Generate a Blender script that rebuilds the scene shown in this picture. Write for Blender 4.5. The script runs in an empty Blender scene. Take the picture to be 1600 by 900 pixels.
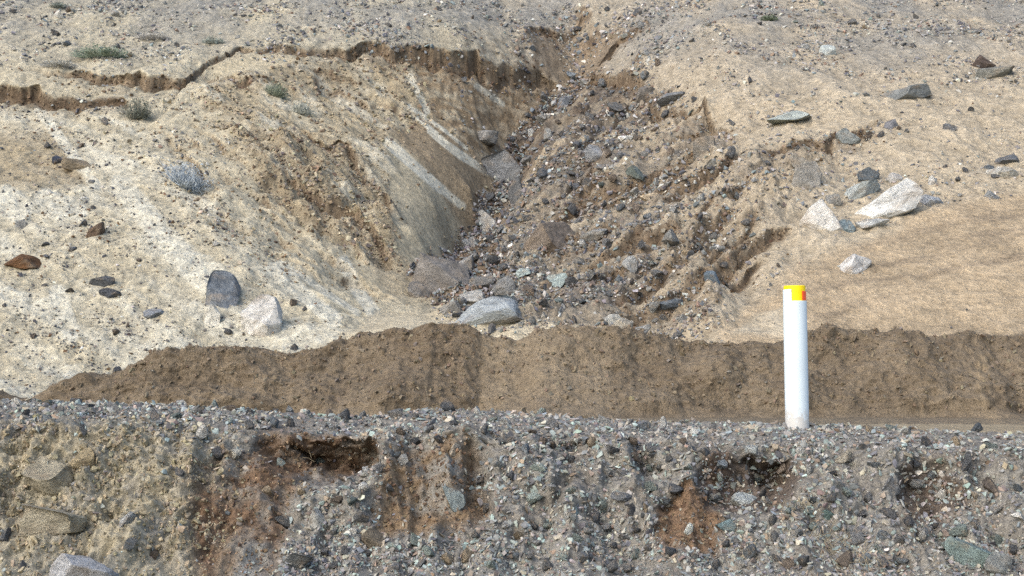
import bpy, bmesh, math
import numpy as np
from mathutils import Vector, Matrix, Euler

# ------------------------------------------------------------------ camera, sky, sun, exposure
F = 2198.0                      # focal length in photo pixels (1600 wide)
PITCH = math.radians(2.865)
EYE = np.array([0.0, 0.0, 1.6])
scene = bpy.context.scene
C = scene.collection
cam_d = bpy.data.cameras.new('camera')
cam_d.sensor_width = 36.0
cam_d.lens = F / 1600 * 36.0
cam_d.clip_end = 2000
cam = bpy.data.objects.new('camera', cam_d); C.objects.link(cam)
cam.location = EYE; cam.rotation_euler = (math.pi / 2 + PITCH, 0, 0)
scene.camera = cam

SUN = Vector((-0.60, -0.70, 0.70)).normalized()     # direction towards the sun
world = bpy.data.worlds.new('World'); scene.world = world; world.use_nodes = True
nt = world.node_tree
sky = nt.nodes.new('ShaderNodeTexSky'); sky.sky_type = 'NISHITA'; sky.sun_disc = False
sky.sun_elevation = math.asin(SUN.z); sky.sun_rotation = math.atan2(SUN.x, SUN.y)
sky.air_density = 1.0; sky.dust_density = 3.0; sky.ozone_density = 1.0
nt.links.new(sky.outputs[0], nt.nodes['Background'].inputs[0])
nt.nodes['Background'].inputs[1].default_value = 0.15
sun_d = bpy.data.lights.new('sun', 'SUN'); sun_d.energy = 0.55; sun_d.angle = math.radians(60)
sun_d.color = (1.0, 0.98, 0.95)
sun = bpy.data.objects.new('sun', sun_d); C.objects.link(sun)
sun.rotation_euler = SUN.to_track_quat('Z', 'Y').to_euler(); sun.location = (-20, -15, 40)
scene.view_settings.view_transform = 'Standard'; scene.view_settings.look = 'None'
scene.view_settings.gamma = 1.0; scene.view_settings.use_curve_mapping = False
scene.view_settings.exposure = 1.12
scene.render.engine = 'CYCLES'
scene.cycles.use_denoising = False
scene.cycles.use_adaptive_sampling = False
scene.cycles.max_bounces = 5

rng = np.random.default_rng(7)

# ------------------------------------------------------------------ helpers
def lin(r, g, b, k=1.0):
    c = np.array([r, g, b], float) / 255
    if k != 1.0: c = (0.85 * c + 0.15 * c.mean()) * np.array([0.978, 1.0, 1.0])      # earth tones are dusty
    return np.where(c <= 0.04045, c / 12.92, ((c + 0.055) / 1.055) ** 2.4) * k

_perm = np.random.default_rng(3).permutation(4096)
_grad = np.stack([np.cos(np.arange(4096) * 2.399963), np.sin(np.arange(4096) * 2.399963)], 1)
def perlin(x, y, seed=0):
    xi = np.floor(x).astype(np.int64); yi = np.floor(y).astype(np.int64)
    xf = x - xi; yf = y - yi
    u = xf * xf * xf * (xf * (xf * 6 - 15) + 10); v = yf * yf * yf * (yf * (yf * 6 - 15) + 10)
    def g(ix, iy, dx, dy):
        h = _perm[(_perm[(ix + seed * 131) & 4095] + iy) & 4095]
        gr = _grad[h]
        return gr[..., 0] * dx + gr[..., 1] * dy
    a = g(xi, yi, xf, yf); b = g(xi + 1, yi, xf - 1, yf)
    c = g(xi, yi + 1, xf, yf - 1); d = g(xi + 1, yi + 1, xf - 1, yf - 1)
    return (a + u * (b - a)) * (1 - v) + (c + u * (d - c)) * v
def fbm(x, y, octs=4, seed=0, gain=0.5):
    s = 0; a = 1.0; f = 1.0
    for o in range(octs):
        s = s + a * perlin(x * f + 17.3 * o, y * f - 9.1 * o, seed + o); a *= gain; f *= 2.03
    return s * 1.4
def ridged(x, y, octs=3, seed=0):
    s = 0; a = 1.0; f = 1.0
    for o in range(octs):
        s = s + a * (1 - 2.2 * np.abs(perlin(x * f + 7.7 * o, y * f + 3.3 * o, seed + o))); a *= 0.5; f *= 2.1
    return s * 0.6 - 0.40
def sstep(a, b, x):
    t = np.clip((x - a) / (b - a), 0, 1); return t * t * (3 - 2 * t)

CP, SP = math.cos(PITCH), math.sin(PITCH)
def project(co):
    d = co - EYE
    fwd = d[..., 1] * CP + d[..., 2] * SP
    up = -d[..., 1] * SP + d[..., 2] * CP
    fwd = np.maximum(fwd, 0.05)
    return 800 + F * d[..., 0] / fwd, 450 - F * up / fwd
def pix(px, py, Y):
    dx = (px - 800) / F; dz = (450 - py) / F
    y = CP - dz * SP; z = SP + dz * CP
    t = Y / y
    return np.array([dx * t, Y, 1.6 + z * t])

def poly_sd(P, Q, poly):
    """signed distance in view-plane units, negative inside"""
    poly = np.array(poly, float); n = len(poly)
    d2 = np.full(P.shape, 1e12); inside = np.zeros(P.shape, bool)
    for i in range(n):
        ax, ay = poly[i]; bx, by = poly[(i + 1) % n]
        ex, ey = bx - ax, by - ay
        t = np.clip(((P - ax) * ex + (Q - ay) * ey) / (ex * ex + ey * ey + 1e-9), 0, 1)
        d2 = np.minimum(d2, (P - ax - t * ex) ** 2 + (Q - ay - t * ey) ** 2)
        c = ((ay > Q) != (by > Q)) & (P < ex * (Q - ay) / (ey if abs(ey) > 1e-9 else 1e-9) + ax)
        inside ^= c
    d = np.sqrt(d2)
    return np.where(inside, -d, d)
def zone(P, Q, poly, soft):
    return 1 - sstep(-soft, soft, poly_sd(P, Q, poly))
def line_d(P, Q, pts):
    d2 = np.full(P.shape, 1e12); pts = np.array(pts, float)
    for (ax, ay), (bx, by) in zip(pts[:-1], pts[1:]):
        ex, ey = bx - ax, by - ay
        t = np.clip(((P - ax) * ex + (Q - ay) * ey) / (ex * ex + ey * ey + 1e-9), 0, 1)
        d2 = np.minimum(d2, (P - ax - t * ex) ** 2 + (Q - ay - t * ey) ** 2)
    return np.sqrt(d2)
def mix(a, b, m): return a + (b - a) * m[..., None]

def grid_mesh(name, co, col):
    R, N = co.shape[:2]
    me = bpy.data.meshes.new(name)
    v = co.reshape(-1, 3).astype(np.float32)
    idx = np.arange(R * N).reshape(R, N)
    q = np.stack([idx[:-1, :-1], idx[:-1, 1:], idx[1:, 1:], idx[1:, :-1]], -1).reshape(-1, 4)
    fill_mesh(me, v, q, col.reshape(-1, 3), True)
    return me
def fill_mesh(me, v, faces, col, smooth):
    k = faces.shape[1]; nf = len(faces)
    me.vertices.add(len(v)); me.vertices.foreach_set('co', np.ascontiguousarray(v, np.float32).ravel())
    me.loops.add(nf * k); me.loops.foreach_set('vertex_index', faces.astype(np.int32).ravel())
    me.polygons.add(nf); me.polygons.foreach_set('loop_start', (np.arange(nf) * k).astype(np.int32))
    me.polygons.foreach_set('use_smooth', np.full(nf, smooth, bool))
    if col is not None:
        a = me.attributes.new('Col', 'FLOAT_COLOR', 'POINT')
        c4 = np.ones((len(v), 4), np.float32); c4[:, :3] = np.clip(col, 0.004, 0.95)
        a.data.foreach_set('color', c4.ravel())
    me.update(calc_edges=True); me.validate()
def link(name, me, mat, parent=None):
    o = bpy.data.objects.new(name, me); C.objects.link(o)
    if mat and not me.materials: me.materials.append(mat)
    if parent: o.parent = parent
    return o
def tag(o, label=None, cat=None, group=None, kind=None):
    if label: o['label'] = label
    if cat: o['category'] = cat
    if group: o['group'] = group
    if kind: o['kind'] = kind
    return o

# ------------------------------------------------------------------ materials
def new_mat(name):
    m = bpy.data.materials.new(name); m.use_nodes = True
    b = m.node_tree.nodes['Principled BSDF']
    b.inputs['Roughness'].default_value = 0.95
    b.inputs['Specular IOR Level'].default_value = 0.15
    return m, m.node_tree, b
def N(t, kind, **kw):
    n = t.nodes.new(kind)
    for k, v in kw.items():
        if k in n.inputs: n.inputs[k].default_value = v
        else: setattr(n, k, v)
    return n
def earth_mat(name, scales=(14, 60), lohi=(0.72, 1.28), bump=(0.03, 0.010), source='attr'):
    m, t, b = new_mat(name)
    tc = N(t, 'ShaderNodeTexCoord')
    if source == 'attr':
        src = N(t, 'ShaderNodeAttribute', attribute_name='Col').outputs['Color']
    else:
        src = N(t, 'ShaderNodeObjectInfo').outputs['Color']
    h = None; colr = src
    for i, s in enumerate(scales):
        n = N(t, 'ShaderNodeTexNoise', Scale=float(s), Detail=4.0, Roughness=0.65)
        t.links.new(tc.outputs['Object'], n.inputs['Vector'])
        mr = N(t, 'ShaderNodeMapRange'); mr.inputs[1].default_value = 0.3; mr.inputs[2].default_value = 0.7
        mr.inputs[3].default_value = lohi[0]; mr.inputs[4].default_value = lohi[1]
        t.links.new(n.outputs['Fac'], mr.inputs[0])
        mx = N(t, 'ShaderNodeVectorMath', operation='SCALE')
        t.links.new(colr, mx.inputs[0]); t.links.new(mr.outputs[0], mx.inputs['Scale'])
        colr = mx.outputs[0]
        bp = N(t, 'ShaderNodeBump', Strength=0.9, Distance=bump[i])
        t.links.new(n.outputs['Fac'], bp.inputs['Height'])
        if h: t.links.new(h, bp.inputs['Normal'])
        h = bp.outputs['Normal']
    t.links.new(colr, b.inputs['Base Color']); t.links.new(h, b.inputs['Normal'])
    return m
M_hill = earth_mat('sandy_hillside', (7, 26), (0.70, 1.27), (0.08, 0.03))
M_soil = earth_mat('damp_soil', (11, 40), (0.76, 1.22), (0.07, 0.02))
M_bank = earth_mat('bank_soil', (22, 90), (0.65, 1.35), (0.03, 0.010))
M_stone = earth_mat('loose_stone', (18, 70), (0.82, 1.18), (0.010, 0.004))
M_clod = earth_mat('soil_clod', (30, 90), (0.7, 1.3), (0.02, 0.006))

def rock_mat(name):
    """rock: the object's own colour, mottled with veins and dusty patches"""
    m, t, b = new_mat(name)
    tc = N(t, 'ShaderNodeTexCoord'); oi = N(t, 'ShaderNodeObjectInfo')
    add = N(t, 'ShaderNodeVectorMath', operation='ADD')
    t.links.new(tc.outputs['Object'], add.inputs[0])
    sc = N(t, 'ShaderNodeVectorMath', operation='SCALE'); sc.inputs[0].default_value = (37, 11, 23)
    t.links.new(oi.outputs['Random'], sc.inputs['Scale']); t.links.new(sc.outputs[0], add.inputs[1])
    n1 = N(t, 'ShaderNodeTexNoise', Scale=1.7, Detail=8.0, Roughness=0.7, Distortion=0.6)
    n2 = N(t, 'ShaderNodeTexNoise', Scale=7.0, Detail=6.0, Roughness=0.7)
    n3 = N(t, 'ShaderNodeTexVoronoi', feature='DISTANCE_TO_EDGE', Scale=1.6)
    for n in (n1, n2, n3): t.links.new(add.outputs[0], n.inputs['Vector'])
    mr = N(t, 'ShaderNodeMapRange'); mr.inputs[1].default_value = 0.3; mr.inputs[2].default_value = 0.7
    mr.inputs[3].default_value = 0.55; mr.inputs[4].default_value = 1.35
    t.links.new(n1.outputs['Fac'], mr.inputs[0])
    mr2 = N(t, 'ShaderNodeMapRange'); mr2.inputs[1].default_value = 0.3; mr2.inputs[2].default_value = 0.7
    mr2.inputs[3].default_value = 0.87; mr2.inputs[4].default_value = 1.13
    t.links.new(n2.outputs['Fac'], mr2.inputs[0])
    s1 = N(t, 'ShaderNodeVectorMath', operation='SCALE'); s2 = N(t, 'ShaderNodeVectorMath', operation='SCALE')
    t.links.new(oi.outputs['Color'], s1.inputs[0]); t.links.new(mr.outputs[0], s1.inputs['Scale'])
    t.links.new(s1.outputs[0], s2.inputs[0]); t.links.new(mr2.outputs[0], s2.inputs['Scale'])
    # tan dust in patches
    ru = N(t, 'ShaderNodeMapRange'); ru.inputs[1].default_value = 0.52; ru.inputs[2].default_value = 0.68
    ru.inputs[3].default_value = 0.0; ru.inputs[4].default_value = 0.55
    n4 = N(t, 'ShaderNodeTexNoise', Scale=1.1, Detail=5.0); t.links.new(add.outputs[0], n4.inputs['Vector'])
    t.links.new(n4.outputs['Fac'], ru.inputs[0])
    mx = N(t, 'ShaderNodeMix', data_type='RGBA')
    t.links.new(ru.outputs[0], mx.inputs['Factor']); t.links.new(s2.outputs[0], mx.inputs[6])
    mx.inputs[7].default_value = (0.33, 0.265, 0.19, 1)
    t.links.new(mx.outputs[2], b.inputs['Base Color'])
    b1 = N(t, 'ShaderNodeBump', Strength=0.8, Distance=0.25); t.links.new(n1.outputs['Fac'], b1.inputs['Height'])
    b2 = N(t, 'ShaderNodeBump', Strength=0.6, Distance=0.03); t.links.new(n2.outputs['Fac'], b2.inputs['Height'])
    t.links.new(b1.outputs[0], b2.inputs['Normal']); t.links.new(b2.outputs[0], b.inputs['Normal'])
    b.inputs['Roughness'].default_value = 0.85
    return m
M_rock = rock_mat('weathered_rock')
def plain_mat(name, col, rough=0.6, var=0.1, scale=6.0):
    m, t, b = new_mat(name)
    tc = N(t, 'ShaderNodeTexCoord'); n = N(t, 'ShaderNodeTexNoise', Scale=scale, Detail=5.0)
    t.links.new(tc.outputs['Object'], n.inputs['Vector'])
    mr = N(t, 'ShaderNodeMapRange'); mr.inputs[1].default_value = 0.3; mr.inputs[2].default_value = 0.7
    mr.inputs[3].default_value = 1 - var; mr.inputs[4].default_value = 1 + var * 0.4
    t.links.new(n.outputs['Fac'], mr.inputs[0])
    s = N(t, 'ShaderNodeVectorMath', operation='SCALE'); s.inputs[0].default_value = tuple(col)
    t.links.new(mr.outputs[0], s.inputs['Scale']); t.links.new(s.outputs[0], b.inputs['Base Color'])
    b.inputs['Roughness'].default_value = rough; b.inputs['Specular IOR Level'].default_value = 0.35
    return m

# ------------------------------------------------------------------ HILLSIDE (height field through surveyed break lines)
K = 0.70                                               # albedo relative to the tone in daylight
SL, Y0, Z0 = 0.5, 20.0, 1.3
def PY(py): return (Y0 * SL + 0.3) / (SL - (560 - py) / F)
def base_z(Y):
    t = (Y - Y0)
    s = 0.8
    up = s * np.log1p(np.exp(np.clip(t / s, -40, 40)))   # soft foot
    z = Z0 - 0.25 + SL * up
    return z - 0.5 * SL * np.maximum(Y - 80, 0)

ctl = []
def P3(px, py, Y): ctl.append(pix(px, py, Y))
def PL(px, py, d=0.0): ctl.append(pix(px, py, PY(py) + d))
# undisturbed upper slopes
for a in [(-200, 0), (0, 0), (0, 60), (0, 100), (-150, 100), (150, 60), (150, 95), (230, 95), (300, 50), (300, 85), (450, 30), (450, 55), (600, 20), (600, 52), (150, 10), (1100, 40),
          (1100, 100, .5), (1100, 150, .5), (1200, 60), (1300, 20), (1300, 100), (1300, 170), (1450, 100), (1600, 0), (1600, 80), (1600, 160), (1450, 190), (1600, 240), (1750, 120), (1750, 300),
          (1300, 300), (1300, 400), (1400, 350), (1400, 450), (1500, 280), (1500, 400), (1600, 340), (1600, 450), (1600, 520), (1400, 515), (1250, 510), (1250, 450), (1750, 480), (1200, 360), (1200, 430)]: PL(*a)
# left slopes below the soil edge
for a in [(0, 200, .9), (0, 300, .4), (0, 400, .1), (0, 500, 0), (0, 580, 0), (-200, 300, .3), (-200, 500, 0), (150, 200, .8), (150, 300, .4), (150, 400, .1), (150, 500, 0), (250, 200, .7), (270, 300, .2), (270, 400, 0), (300, 500, 0)]: PL(*a)
for a in [(380, 150, 33.8), (450, 150, 34.6), (520, 150, 35.6), (600, 135, 36.5), (600, 200, 34.5), (520, 200, 32.8), (440, 200, 31.6), (350, 200, 31.0), (350, 300, 27.2), (450, 300, 27.7), (520, 300, 28.6), (600, 300, 30.2), (680, 300, 31.4),
          (560, 350, 27.7), (650, 360, 28.5), (680, 200, 35.4), (740, 200, 36.5), (700, 140, 37.3), (780, 150, 38.8), (735, 260, 33.7), (400, 400, 24.3), (500, 400, 25.0), (580, 400, 26.3), (640, 410, 26.8), (450, 480, 22.5), (550, 470, 23.5), (620, 460, 25.0), (400, 540, 21.0)]: P3(*a)
thal = [(680, 488, 24.2), (685, 455, 26), (690, 430, 28.4), (718, 380, 31.2), (742, 340, 33.1), (772, 300, 34.6), (790, 250, 36.5), (805, 205, 38.2), (840, 165, 39.2), (870, 140, 40.3), (890, 115, 41.2), (905, 90, 42), (915, 65, 42.8), (905, 45, 43.3), (930, 20, 43.6), (900, -10, 45)]
for a, b in zip(thal[:-1], thal[1:]):
    for k in range(2): P3(*(np.array(a) + (np.array(b) - a) * k / 2))
# right wall
for a in [(850, 200, 36.9), (900, 200, 36.4), (950, 200, 35.3), (1020, 230, 32.6), (1000, 300, 29.2), (1100, 300, 27.6), (1100, 240, 30.2), (850, 250, 34.2), (850, 300, 31.5), (920, 300, 30.5), (800, 350, 30.1), (850, 400, 27.6), (950, 400, 25.5), (1050, 400, 24.4), (1120, 400, 24.1),
          (760, 420, 27.2), (770, 465, 25.4), (850, 470, 24), (950, 480, 22.8), (1100, 490, 22), (1000, 80, 38.6), (1040, 60, 40), (820, 75, 41.6), (820, 30, 42.3), (760, 50, 40.6), (700, 40, 39.7), (1010, 30, 42)]: P3(*a)
# fan at the gully mouth
for a in [(620, 492, 23.6), (560, 505, 22.2), (720, 505, 22.2), (620, 515, 21.0), (800, 522, 20.6), (900, 518, 21.0), (500, 520, 21.2)]: P3(*a)
for px in range(-400, 2001, 200): ctl.append(pix(px, 600, 18.6) * [1, 1, 0] + [0, 0, 1.08])
# scarps: (px, py of the lip, depth, drop in px)
LIPS = []
def run(pts, step=0.3, drop=True, dy=0.12, seed=0):
    pts = np.array(pts, float); out = []
    for a, b in zip(pts[:-1], pts[1:]):
        n = max(2, int(np.hypot(*(pix(*a[:3]) - pix(*b[:3]))[:2]) / step))
        for k in range(n): out.append(a + (b - a) * k / n)
    out.append(pts[-1]); out = np.array(out); LIPS.append(out)
    for (px, py, Y, h) in out[::2]: ctl.append(pix(px, py, Y))
    return out
S_A = run([(60, 108, PY(108), 2), (100, 112, PY(112), 5), (180, 118, PY(118), 14), (230, 121, PY(121), 19), (290, 119, PY(119), 19), (306, 106, PY(106) + .1, 9), (330, 92, PY(92) + .1, 6), (370, 80, PY(80) + .2, 5), (440, 72, PY(72) + .2, 6), (480, 78, PY(78) + .5, 9),
     (520, 78, PY(78) + .7, 11), (590, 70, PY(70) + .8, 20), (650, 72, PY(72) + 1.2, 28), (700, 81, PY(81) + 2.0, 32), (750, 93, PY(93) + 3.3, 32), (800, 98, PY(98) + 4.6, 28), (850, 101, PY(101) + 6.0, 20)], seed=1)
S_B = run([(-60, 128, PY(128) + .1, 24), (0, 132, PY(132) + .15, 25), (60, 137, PY(137) + .15, 22), (120, 143, PY(143) + .2, 20), (190, 152, PY(152) + .3, 9)], seed=5)
S_C = run([(1175, 243, PY(243) + .5, 8), (1200, 238, PY(238) + .4, 18), (1245, 230, PY(230) + .3, 16), (1290, 222, PY(222) + .3, 22), (1330, 210, PY(210) + .2, 16), (1360, 200, PY(200), 6)], seed=9)
S_D = run([(928, 114, 40.2, 26), (960, 117, 39.2, 34), (985, 121, 38.3, 30), (1005, 130, 37.3, 18), (1015, 165, 35.9, 22), (1060, 176, 34.6, 16), (1100, 190, 33.3, 18), (1130, 208, 32.0, 10)], seed=13)
S_E = run([(815, 50, 42.6, 6), (850, 47, 43.0, 8), (900, 40, 44.0, 6)], seed=17)
S_F = run([(945, 80, 41.6, 10), (965, 58, 42.2, 14), (985, 46, 42.3, 10), (1015, 42, 42.0, 5)], seed=19)
S_G = run([(325, 119, 35.2, 4), (380, 122, 34.7, 6), (430, 122, 35.0, 4)], seed=23)
S_H = run([(470, 205, 32.0, 4), (520, 232, 31.4, 12), (560, 262, 30.9, 14), (590, 300, 29.9, 10), (610, 340, 28.9, 6)], seed=27)
S_I = run([(440, 270, 28.6, 5), (480, 292, 28.2, 16), (520, 310, 28.0, 22), (560, 345, 27.6, 18), (600, 385, 26.9, 12)], seed=31)

ctl = np.array(ctl)
_, keep = np.unique(np.round(ctl[:, :2] / 0.04).astype(int), axis=0, return_index=True)
ctl = ctl[np.sort(keep)]
edge = []
for Yb in (17, 22, 30, 40, 52, 70):
    for s in (-1, 1): edge.append((s * Yb * 0.75, Yb, base_z(np.array(float(Yb)))))
for xb in np.linspace(-38, 38, 9): edge.append((xb, 52, base_z(np.array(52.0)))); edge.append((xb, 66, base_z(np.array(66.0))))
allc = np.vstack([ctl, np.array(edge, float)])
res = allc[:, 2] - base_z(allc[:, 1])
SX, SY = 1.0, 0.62                                     # features run mostly down the slope
cx = np.stack([allc[:, 0] * SX, allc[:, 1] * SY], 1)
D = np.sqrt(((cx[:, None] - cx[None]) ** 2).sum(-1) + 1e-4)
n = len(cx)
A = np.zeros((n + 1, n + 1)); A[:n, :n] = D - np.eye(n) * 0.0008; A[:n, n] = 1; A[n, :n] = 1
w = np.linalg.solve(A, np.append(res, 0))
t_cols = np.concatenate([np.linspace(-1.6, -0.44, 50)[:-1], np.linspace(-0.44, 0.44, 870), np.linspace(0.44, 1.6, 50)[1:]])
y_rows = np.concatenate([np.linspace(18.0, 20.0, 16)[:-1], np.linspace(20.0, 46.0, 500), np.linspace(46, 60, 60)[1:], np.linspace(60, 150, 30)[1:]])
T, YY = np.meshgrid(t_cols, y_rows)
XX = T * YY
fx = (XX * SX).ravel(); fy = (YY * SY).ravel()
R_ = np.zeros(fx.shape)
far = (np.abs(T.ravel()) > 0.75) | (YY.ravel() > 66)
near_i = np.where(~far)[0]
for s in range(0, len(near_i), 30000):
    ii = near_i[s:s + 30000]
    d = np.sqrt((fx[ii, None].astype(np.float32) - cx[None, :, 0].astype(np.float32)) ** 2 + (fy[ii, None].astype(np.float32) - cx[None, :, 1].astype(np.float32)) ** 2 + np.float32(1e-4))
    R_[ii] = d @ w[:n].astype(np.float32) + w[n]
R_ = R_.reshape(XX.shape)
R_ *= (1 - sstep(0.55, 0.75, np.abs(T))) * (1 - sstep(52, 64, YY))
ZZ = base_z(YY) + R_
# the scarps: ground breaks off along each lip and drops to a foot that merges back downslope
facem = np.zeros(XX.shape); lipm = np.zeros(XX.shape)
def break_off(k, wp, hz, decay=2.2, wig=0.26, end=0.6, damp=1.0):
    o_ = np.argsort(wp[:, 0]); lx, ly, lh = wp[o_, 0], wp[o_, 1], hz[o_]
    ia, ib = np.searchsorted(y_rows, [ly.min() - 3.2 * decay, ly.max() + 2.0])
    sub = (slice(ia, ib), slice(None))
    X_, Y_ = XX[sub], YY[sub]
    m_ = (X_ > lx[0] - end) & (X_ < lx[-1] + end)
    x_, y_ = X_[m_], Y_[m_]
    L_ = np.interp(x_, lx, ly) + wig * fbm(x_ / 0.7, x_ * 0 + k, 3, 50 + k) + 0.05 * fbm(x_ / 0.16, y_ / 1.5, 2, 70 + k)
    h0 = 0.9 * np.interp(x_, lx, lh) * sstep(lx[0] - end, lx[0] + end / 2, x_) * (1 - sstep(lx[-1] - end / 2, lx[-1] + end, x_))
    h_ = h0 * np.clip(1 + 0.75 * fbm(x_ / 0.5, x_ * 0 + k, 3, 80 + k), 0.35, 2)
    t_ = y_ - L_
    st_ = 1 - sstep(-0.13, 0.0, t_)
    z_ = ZZ[sub]; f_ = facem[sub]; l_ = lipm[sub]
    z_[m_] += -(h0 * np.exp(np.minimum(t_, 0) / decay) + (h_ - h0) * np.exp(np.minimum(t_, 0) / 0.22)) * st_ + 0.10 * h_ * np.exp(-np.maximum(t_, 0) / 0.25) * (t_ > -0.05)
    f_[m_] = np.maximum(f_[m_], np.exp(-((t_ + 0.09) / 0.10) ** 2) * np.clip(h_ / 0.12, 0, 1) * damp)
    l_[m_] = np.maximum(l_[m_], np.exp(-((t_ + 0.5) / 0.4) ** 2) * np.clip(h_ / 0.15, 0, 1) * min(1, decay / 2.0))
for k, out in enumerate(LIPS):
    wp = np.array([pix(*o_[:3]) for o_ in out]); break_off(k, wp, out[:, 3] * wp[:, 1] / F)
# small ledges where the two walls have crumbled along their runs
def hit(Pg, Qg, cog, px, py):
    d = (Pg - px) ** 2 + (Qg - py) ** 2
    m = d < max(4.0, d.min() * 1.5)
    ii = np.where(m.ravel())[0]
    return ii[np.argmin(cog.reshape(-1, 3)[ii, 1])]
rl = np.random.default_rng(19)
LEDGES = [((985, 318), (1065, 292), (1151, 260), 12), ((888, 458), (925, 435), (968, 410), 20), ((1000, 400), (1030, 385), (1060, 372), 10), ((1120, 396), (1145, 384), (1163, 372), 14), ((905, 245), (950, 200), (985, 165), 14), ((830, 335), (880, 300), (925, 262), 12), ((1000, 250), (1060, 222), (1110, 205), 12), ((960, 492), (1000, 478), (1030, 470), 12),
          ((398, 195), (470, 240), (537, 287), 12), ((396, 266), (420, 274), (444, 282), 10), ((490, 318), (525, 322), (556, 340), 22), ((440, 300), (500, 345), (560, 400), 12), ((540, 255), (575, 275), (600, 305), 12), ((470, 360), (520, 395), (560, 430), 10), ((300, 190), (350, 225), (400, 262), 7), ((480, 110), (520, 118), (560, 130), 8), ((500, 130), (540, 150), (575, 175), 9), ((420, 330), (450, 360), (480, 385), 9), ((560, 350), (590, 375), (615, 410), 16), ((60, 250), (110, 262), (140, 280), 7)]
for k in range(30):
    px, py = rl.uniform(830, 1130), 0; py = rl.uniform(260 + max(0, (1000 - px)) * 0.3, 490); L = rl.uniform(40, 120); m_ = -rl.uniform(0.38, 0.58)
    LEDGES.append(((px, py), (px + L / 2, py + m_ * L / 2 + rl.normal(0, 4)), (px + L, py + m_ * L), rl.uniform(8, 18)))
for k in range(22):
    px, py = rl.uniform(220, 540), 0; py = 150 + (px - 220) * 0.62 + rl.uniform(-20, 110); L = rl.uniform(35, 100); m_ = rl.uniform(0.5, 0.75)
    LEDGES.append(((px, py), (px + L / 2, py + m_ * L / 2 + rl.normal(0, 4)), (px + L, py + m_ * L), rl.uniform(4, 9)))
co = np.stack([XX, YY, ZZ], -1); Pp, Qp = project(co)
led = []
sub_r = slice(None, None, 2)
P2, Q2, C2 = Pp[sub_r, sub_r], Qp[sub_r, sub_r], co[sub_r, sub_r]
for a_, b_, c_, h in LEDGES:
    wp = np.array([C2.reshape(-1, 3)[hit(P2, Q2, C2, *q_)] for q_ in (a_, b_, c_)])
    h = h * (1.45 if wp[1, 0] > 0 else 1.1)
    led.append((wp, np.array([h * 0.6, h, h * 0.6]) * wp[:, 1] / F))
for k, (wp, hz) in enumerate(led): break_off(100 + k, wp, hz, 0.9, 0.16, 0.25, 0.35 if wp[1, 0] < -0.5 else 0.85)
co = np.stack([XX, YY, ZZ], -1)
Pp, Qp = project(co)

# soft masks on the hill (positions measured on the photograph's ground)
wx = 14 * fbm(XX / 1.3, YY / 1.3, 3, 61); wy = 9 * fbm(XX / 1.3, YY / 1.3, 3, 66)
PW, QW = Pp + wx, Qp + wy
z_rightwall = zone(PW, QW, [(930, 125), (1010, 125), (1110, 190), (1180, 245), (1330, 225), (1250, 310), (1190, 360), (1150, 430), (1120, 520), (900, 520), (700, 500), (680, 440), (760, 320), (800, 210)], 30)
z_bed = zone(PW, QW, [(640, 425), (690, 395), (725, 330), (765, 270), (790, 200), (860, 130), (905, 90), (930, 100), (890, 150), (845, 205), (818, 265), (795, 325), (775, 390), (800, 455), (760, 505), (690, 480), (650, 460)], 10)
z_bowl = zone(PW, QW, [(640, 80), (860, 108), (880, 135), (800, 205), (770, 250), (700, 215), (655, 150)], 12)
z_leftwall = zone(PW, QW, [(310, 130), (480, 100), (640, 90), (720, 220), (770, 270), (700, 400), (660, 480), (600, 420), (520, 380), (440, 330), (360, 230)], 16)
z_rough = zone(PW, QW, [(370, 200), (480, 215), (560, 255), (610, 340), (632, 410), (590, 420), (540, 400), (470, 370), (440, 320), (400, 260)], 14)
z_sandR = zone(PW, QW, [(1130, 530), (1220, 430), (1340, 385), (1480, 315), (1620, 290), (1900, 280), (1900, 600), (1130, 600)], 14)
z_lowL = zone(PW, QW, [(-400, 165), (200, 170), (300, 290), (430, 420), (560, 500), (500, 600), (-400, 700)], 25)
z_fan = zone(PW, QW, [(590, 490), (700, 487), (900, 518), (980, 540), (480, 560), (560, 510)], 8)
z_slide = zone(PW, QW, [(610, 225), (690, 190), (765, 270), (735, 330), (700, 395), (665, 480), (560, 480), (540, 410), (625, 425), (615, 330)], 12)
z_lens = zone(PW, QW, [(318, 112), (335, 95), (375, 84), (440, 79), (480, 92), (450, 112), (400, 118)], 6)
z_top = 1 - sstep(25, 185, QW + 35 * (1 - sstep(500, 1100, Pp)))
z_head = zone(PW, QW, [(815, 48), (900, 40), (1015, 42), (960, 75), (940, 110), (880, 120)], 8)

# relief
ang1 = math.radians(-45); ang2 = math.radians(-161)
u1 = XX * math.cos(ang1) + YY * math.sin(ang1); v1 = -XX * math.sin(ang1) + YY * math.cos(ang1)   # runs down the left wall
u2 = XX * math.cos(ang2) + YY * math.sin(ang2); v2 = -XX * math.sin(ang2) + YY * math.cos(ang2)   # runs down the right wall
wv = 0.35 * fbm(XX / 1.1, YY / 1.1, 3, 90)
rill_R = ridged(u2 / 6.0, (v2 + 0.6 * wv) / 1.05, 4, 5)
rill_L = ridged(u1 / 6.0, (v1 + 0.6 * wv) / 0.85, 4, 9)
n_big = fbm(XX / 3.5, YY / 3.5, 3, 2); n_mid = fbm(XX / 0.9, YY / 1.1, 4, 12); n_fine = fbm(XX / 0.22, YY / 0.3, 3, 22)
calm = 1 - 0.80 * np.maximum(np.maximum(z_sandR, z_fan), np.maximum(np.maximum(0.8 * z_slide, 0.85 * z_bowl), z_lens))
dz = 0.10 * n_big * calm + 0.10 * n_mid * calm * (1 - 0.25 * z_lowL) + 0.035 * n_fine * calm
dz += z_rightwall * (0.42 * rill_R + 0.08 * n_mid + 0.05 * n_fine)
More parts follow.
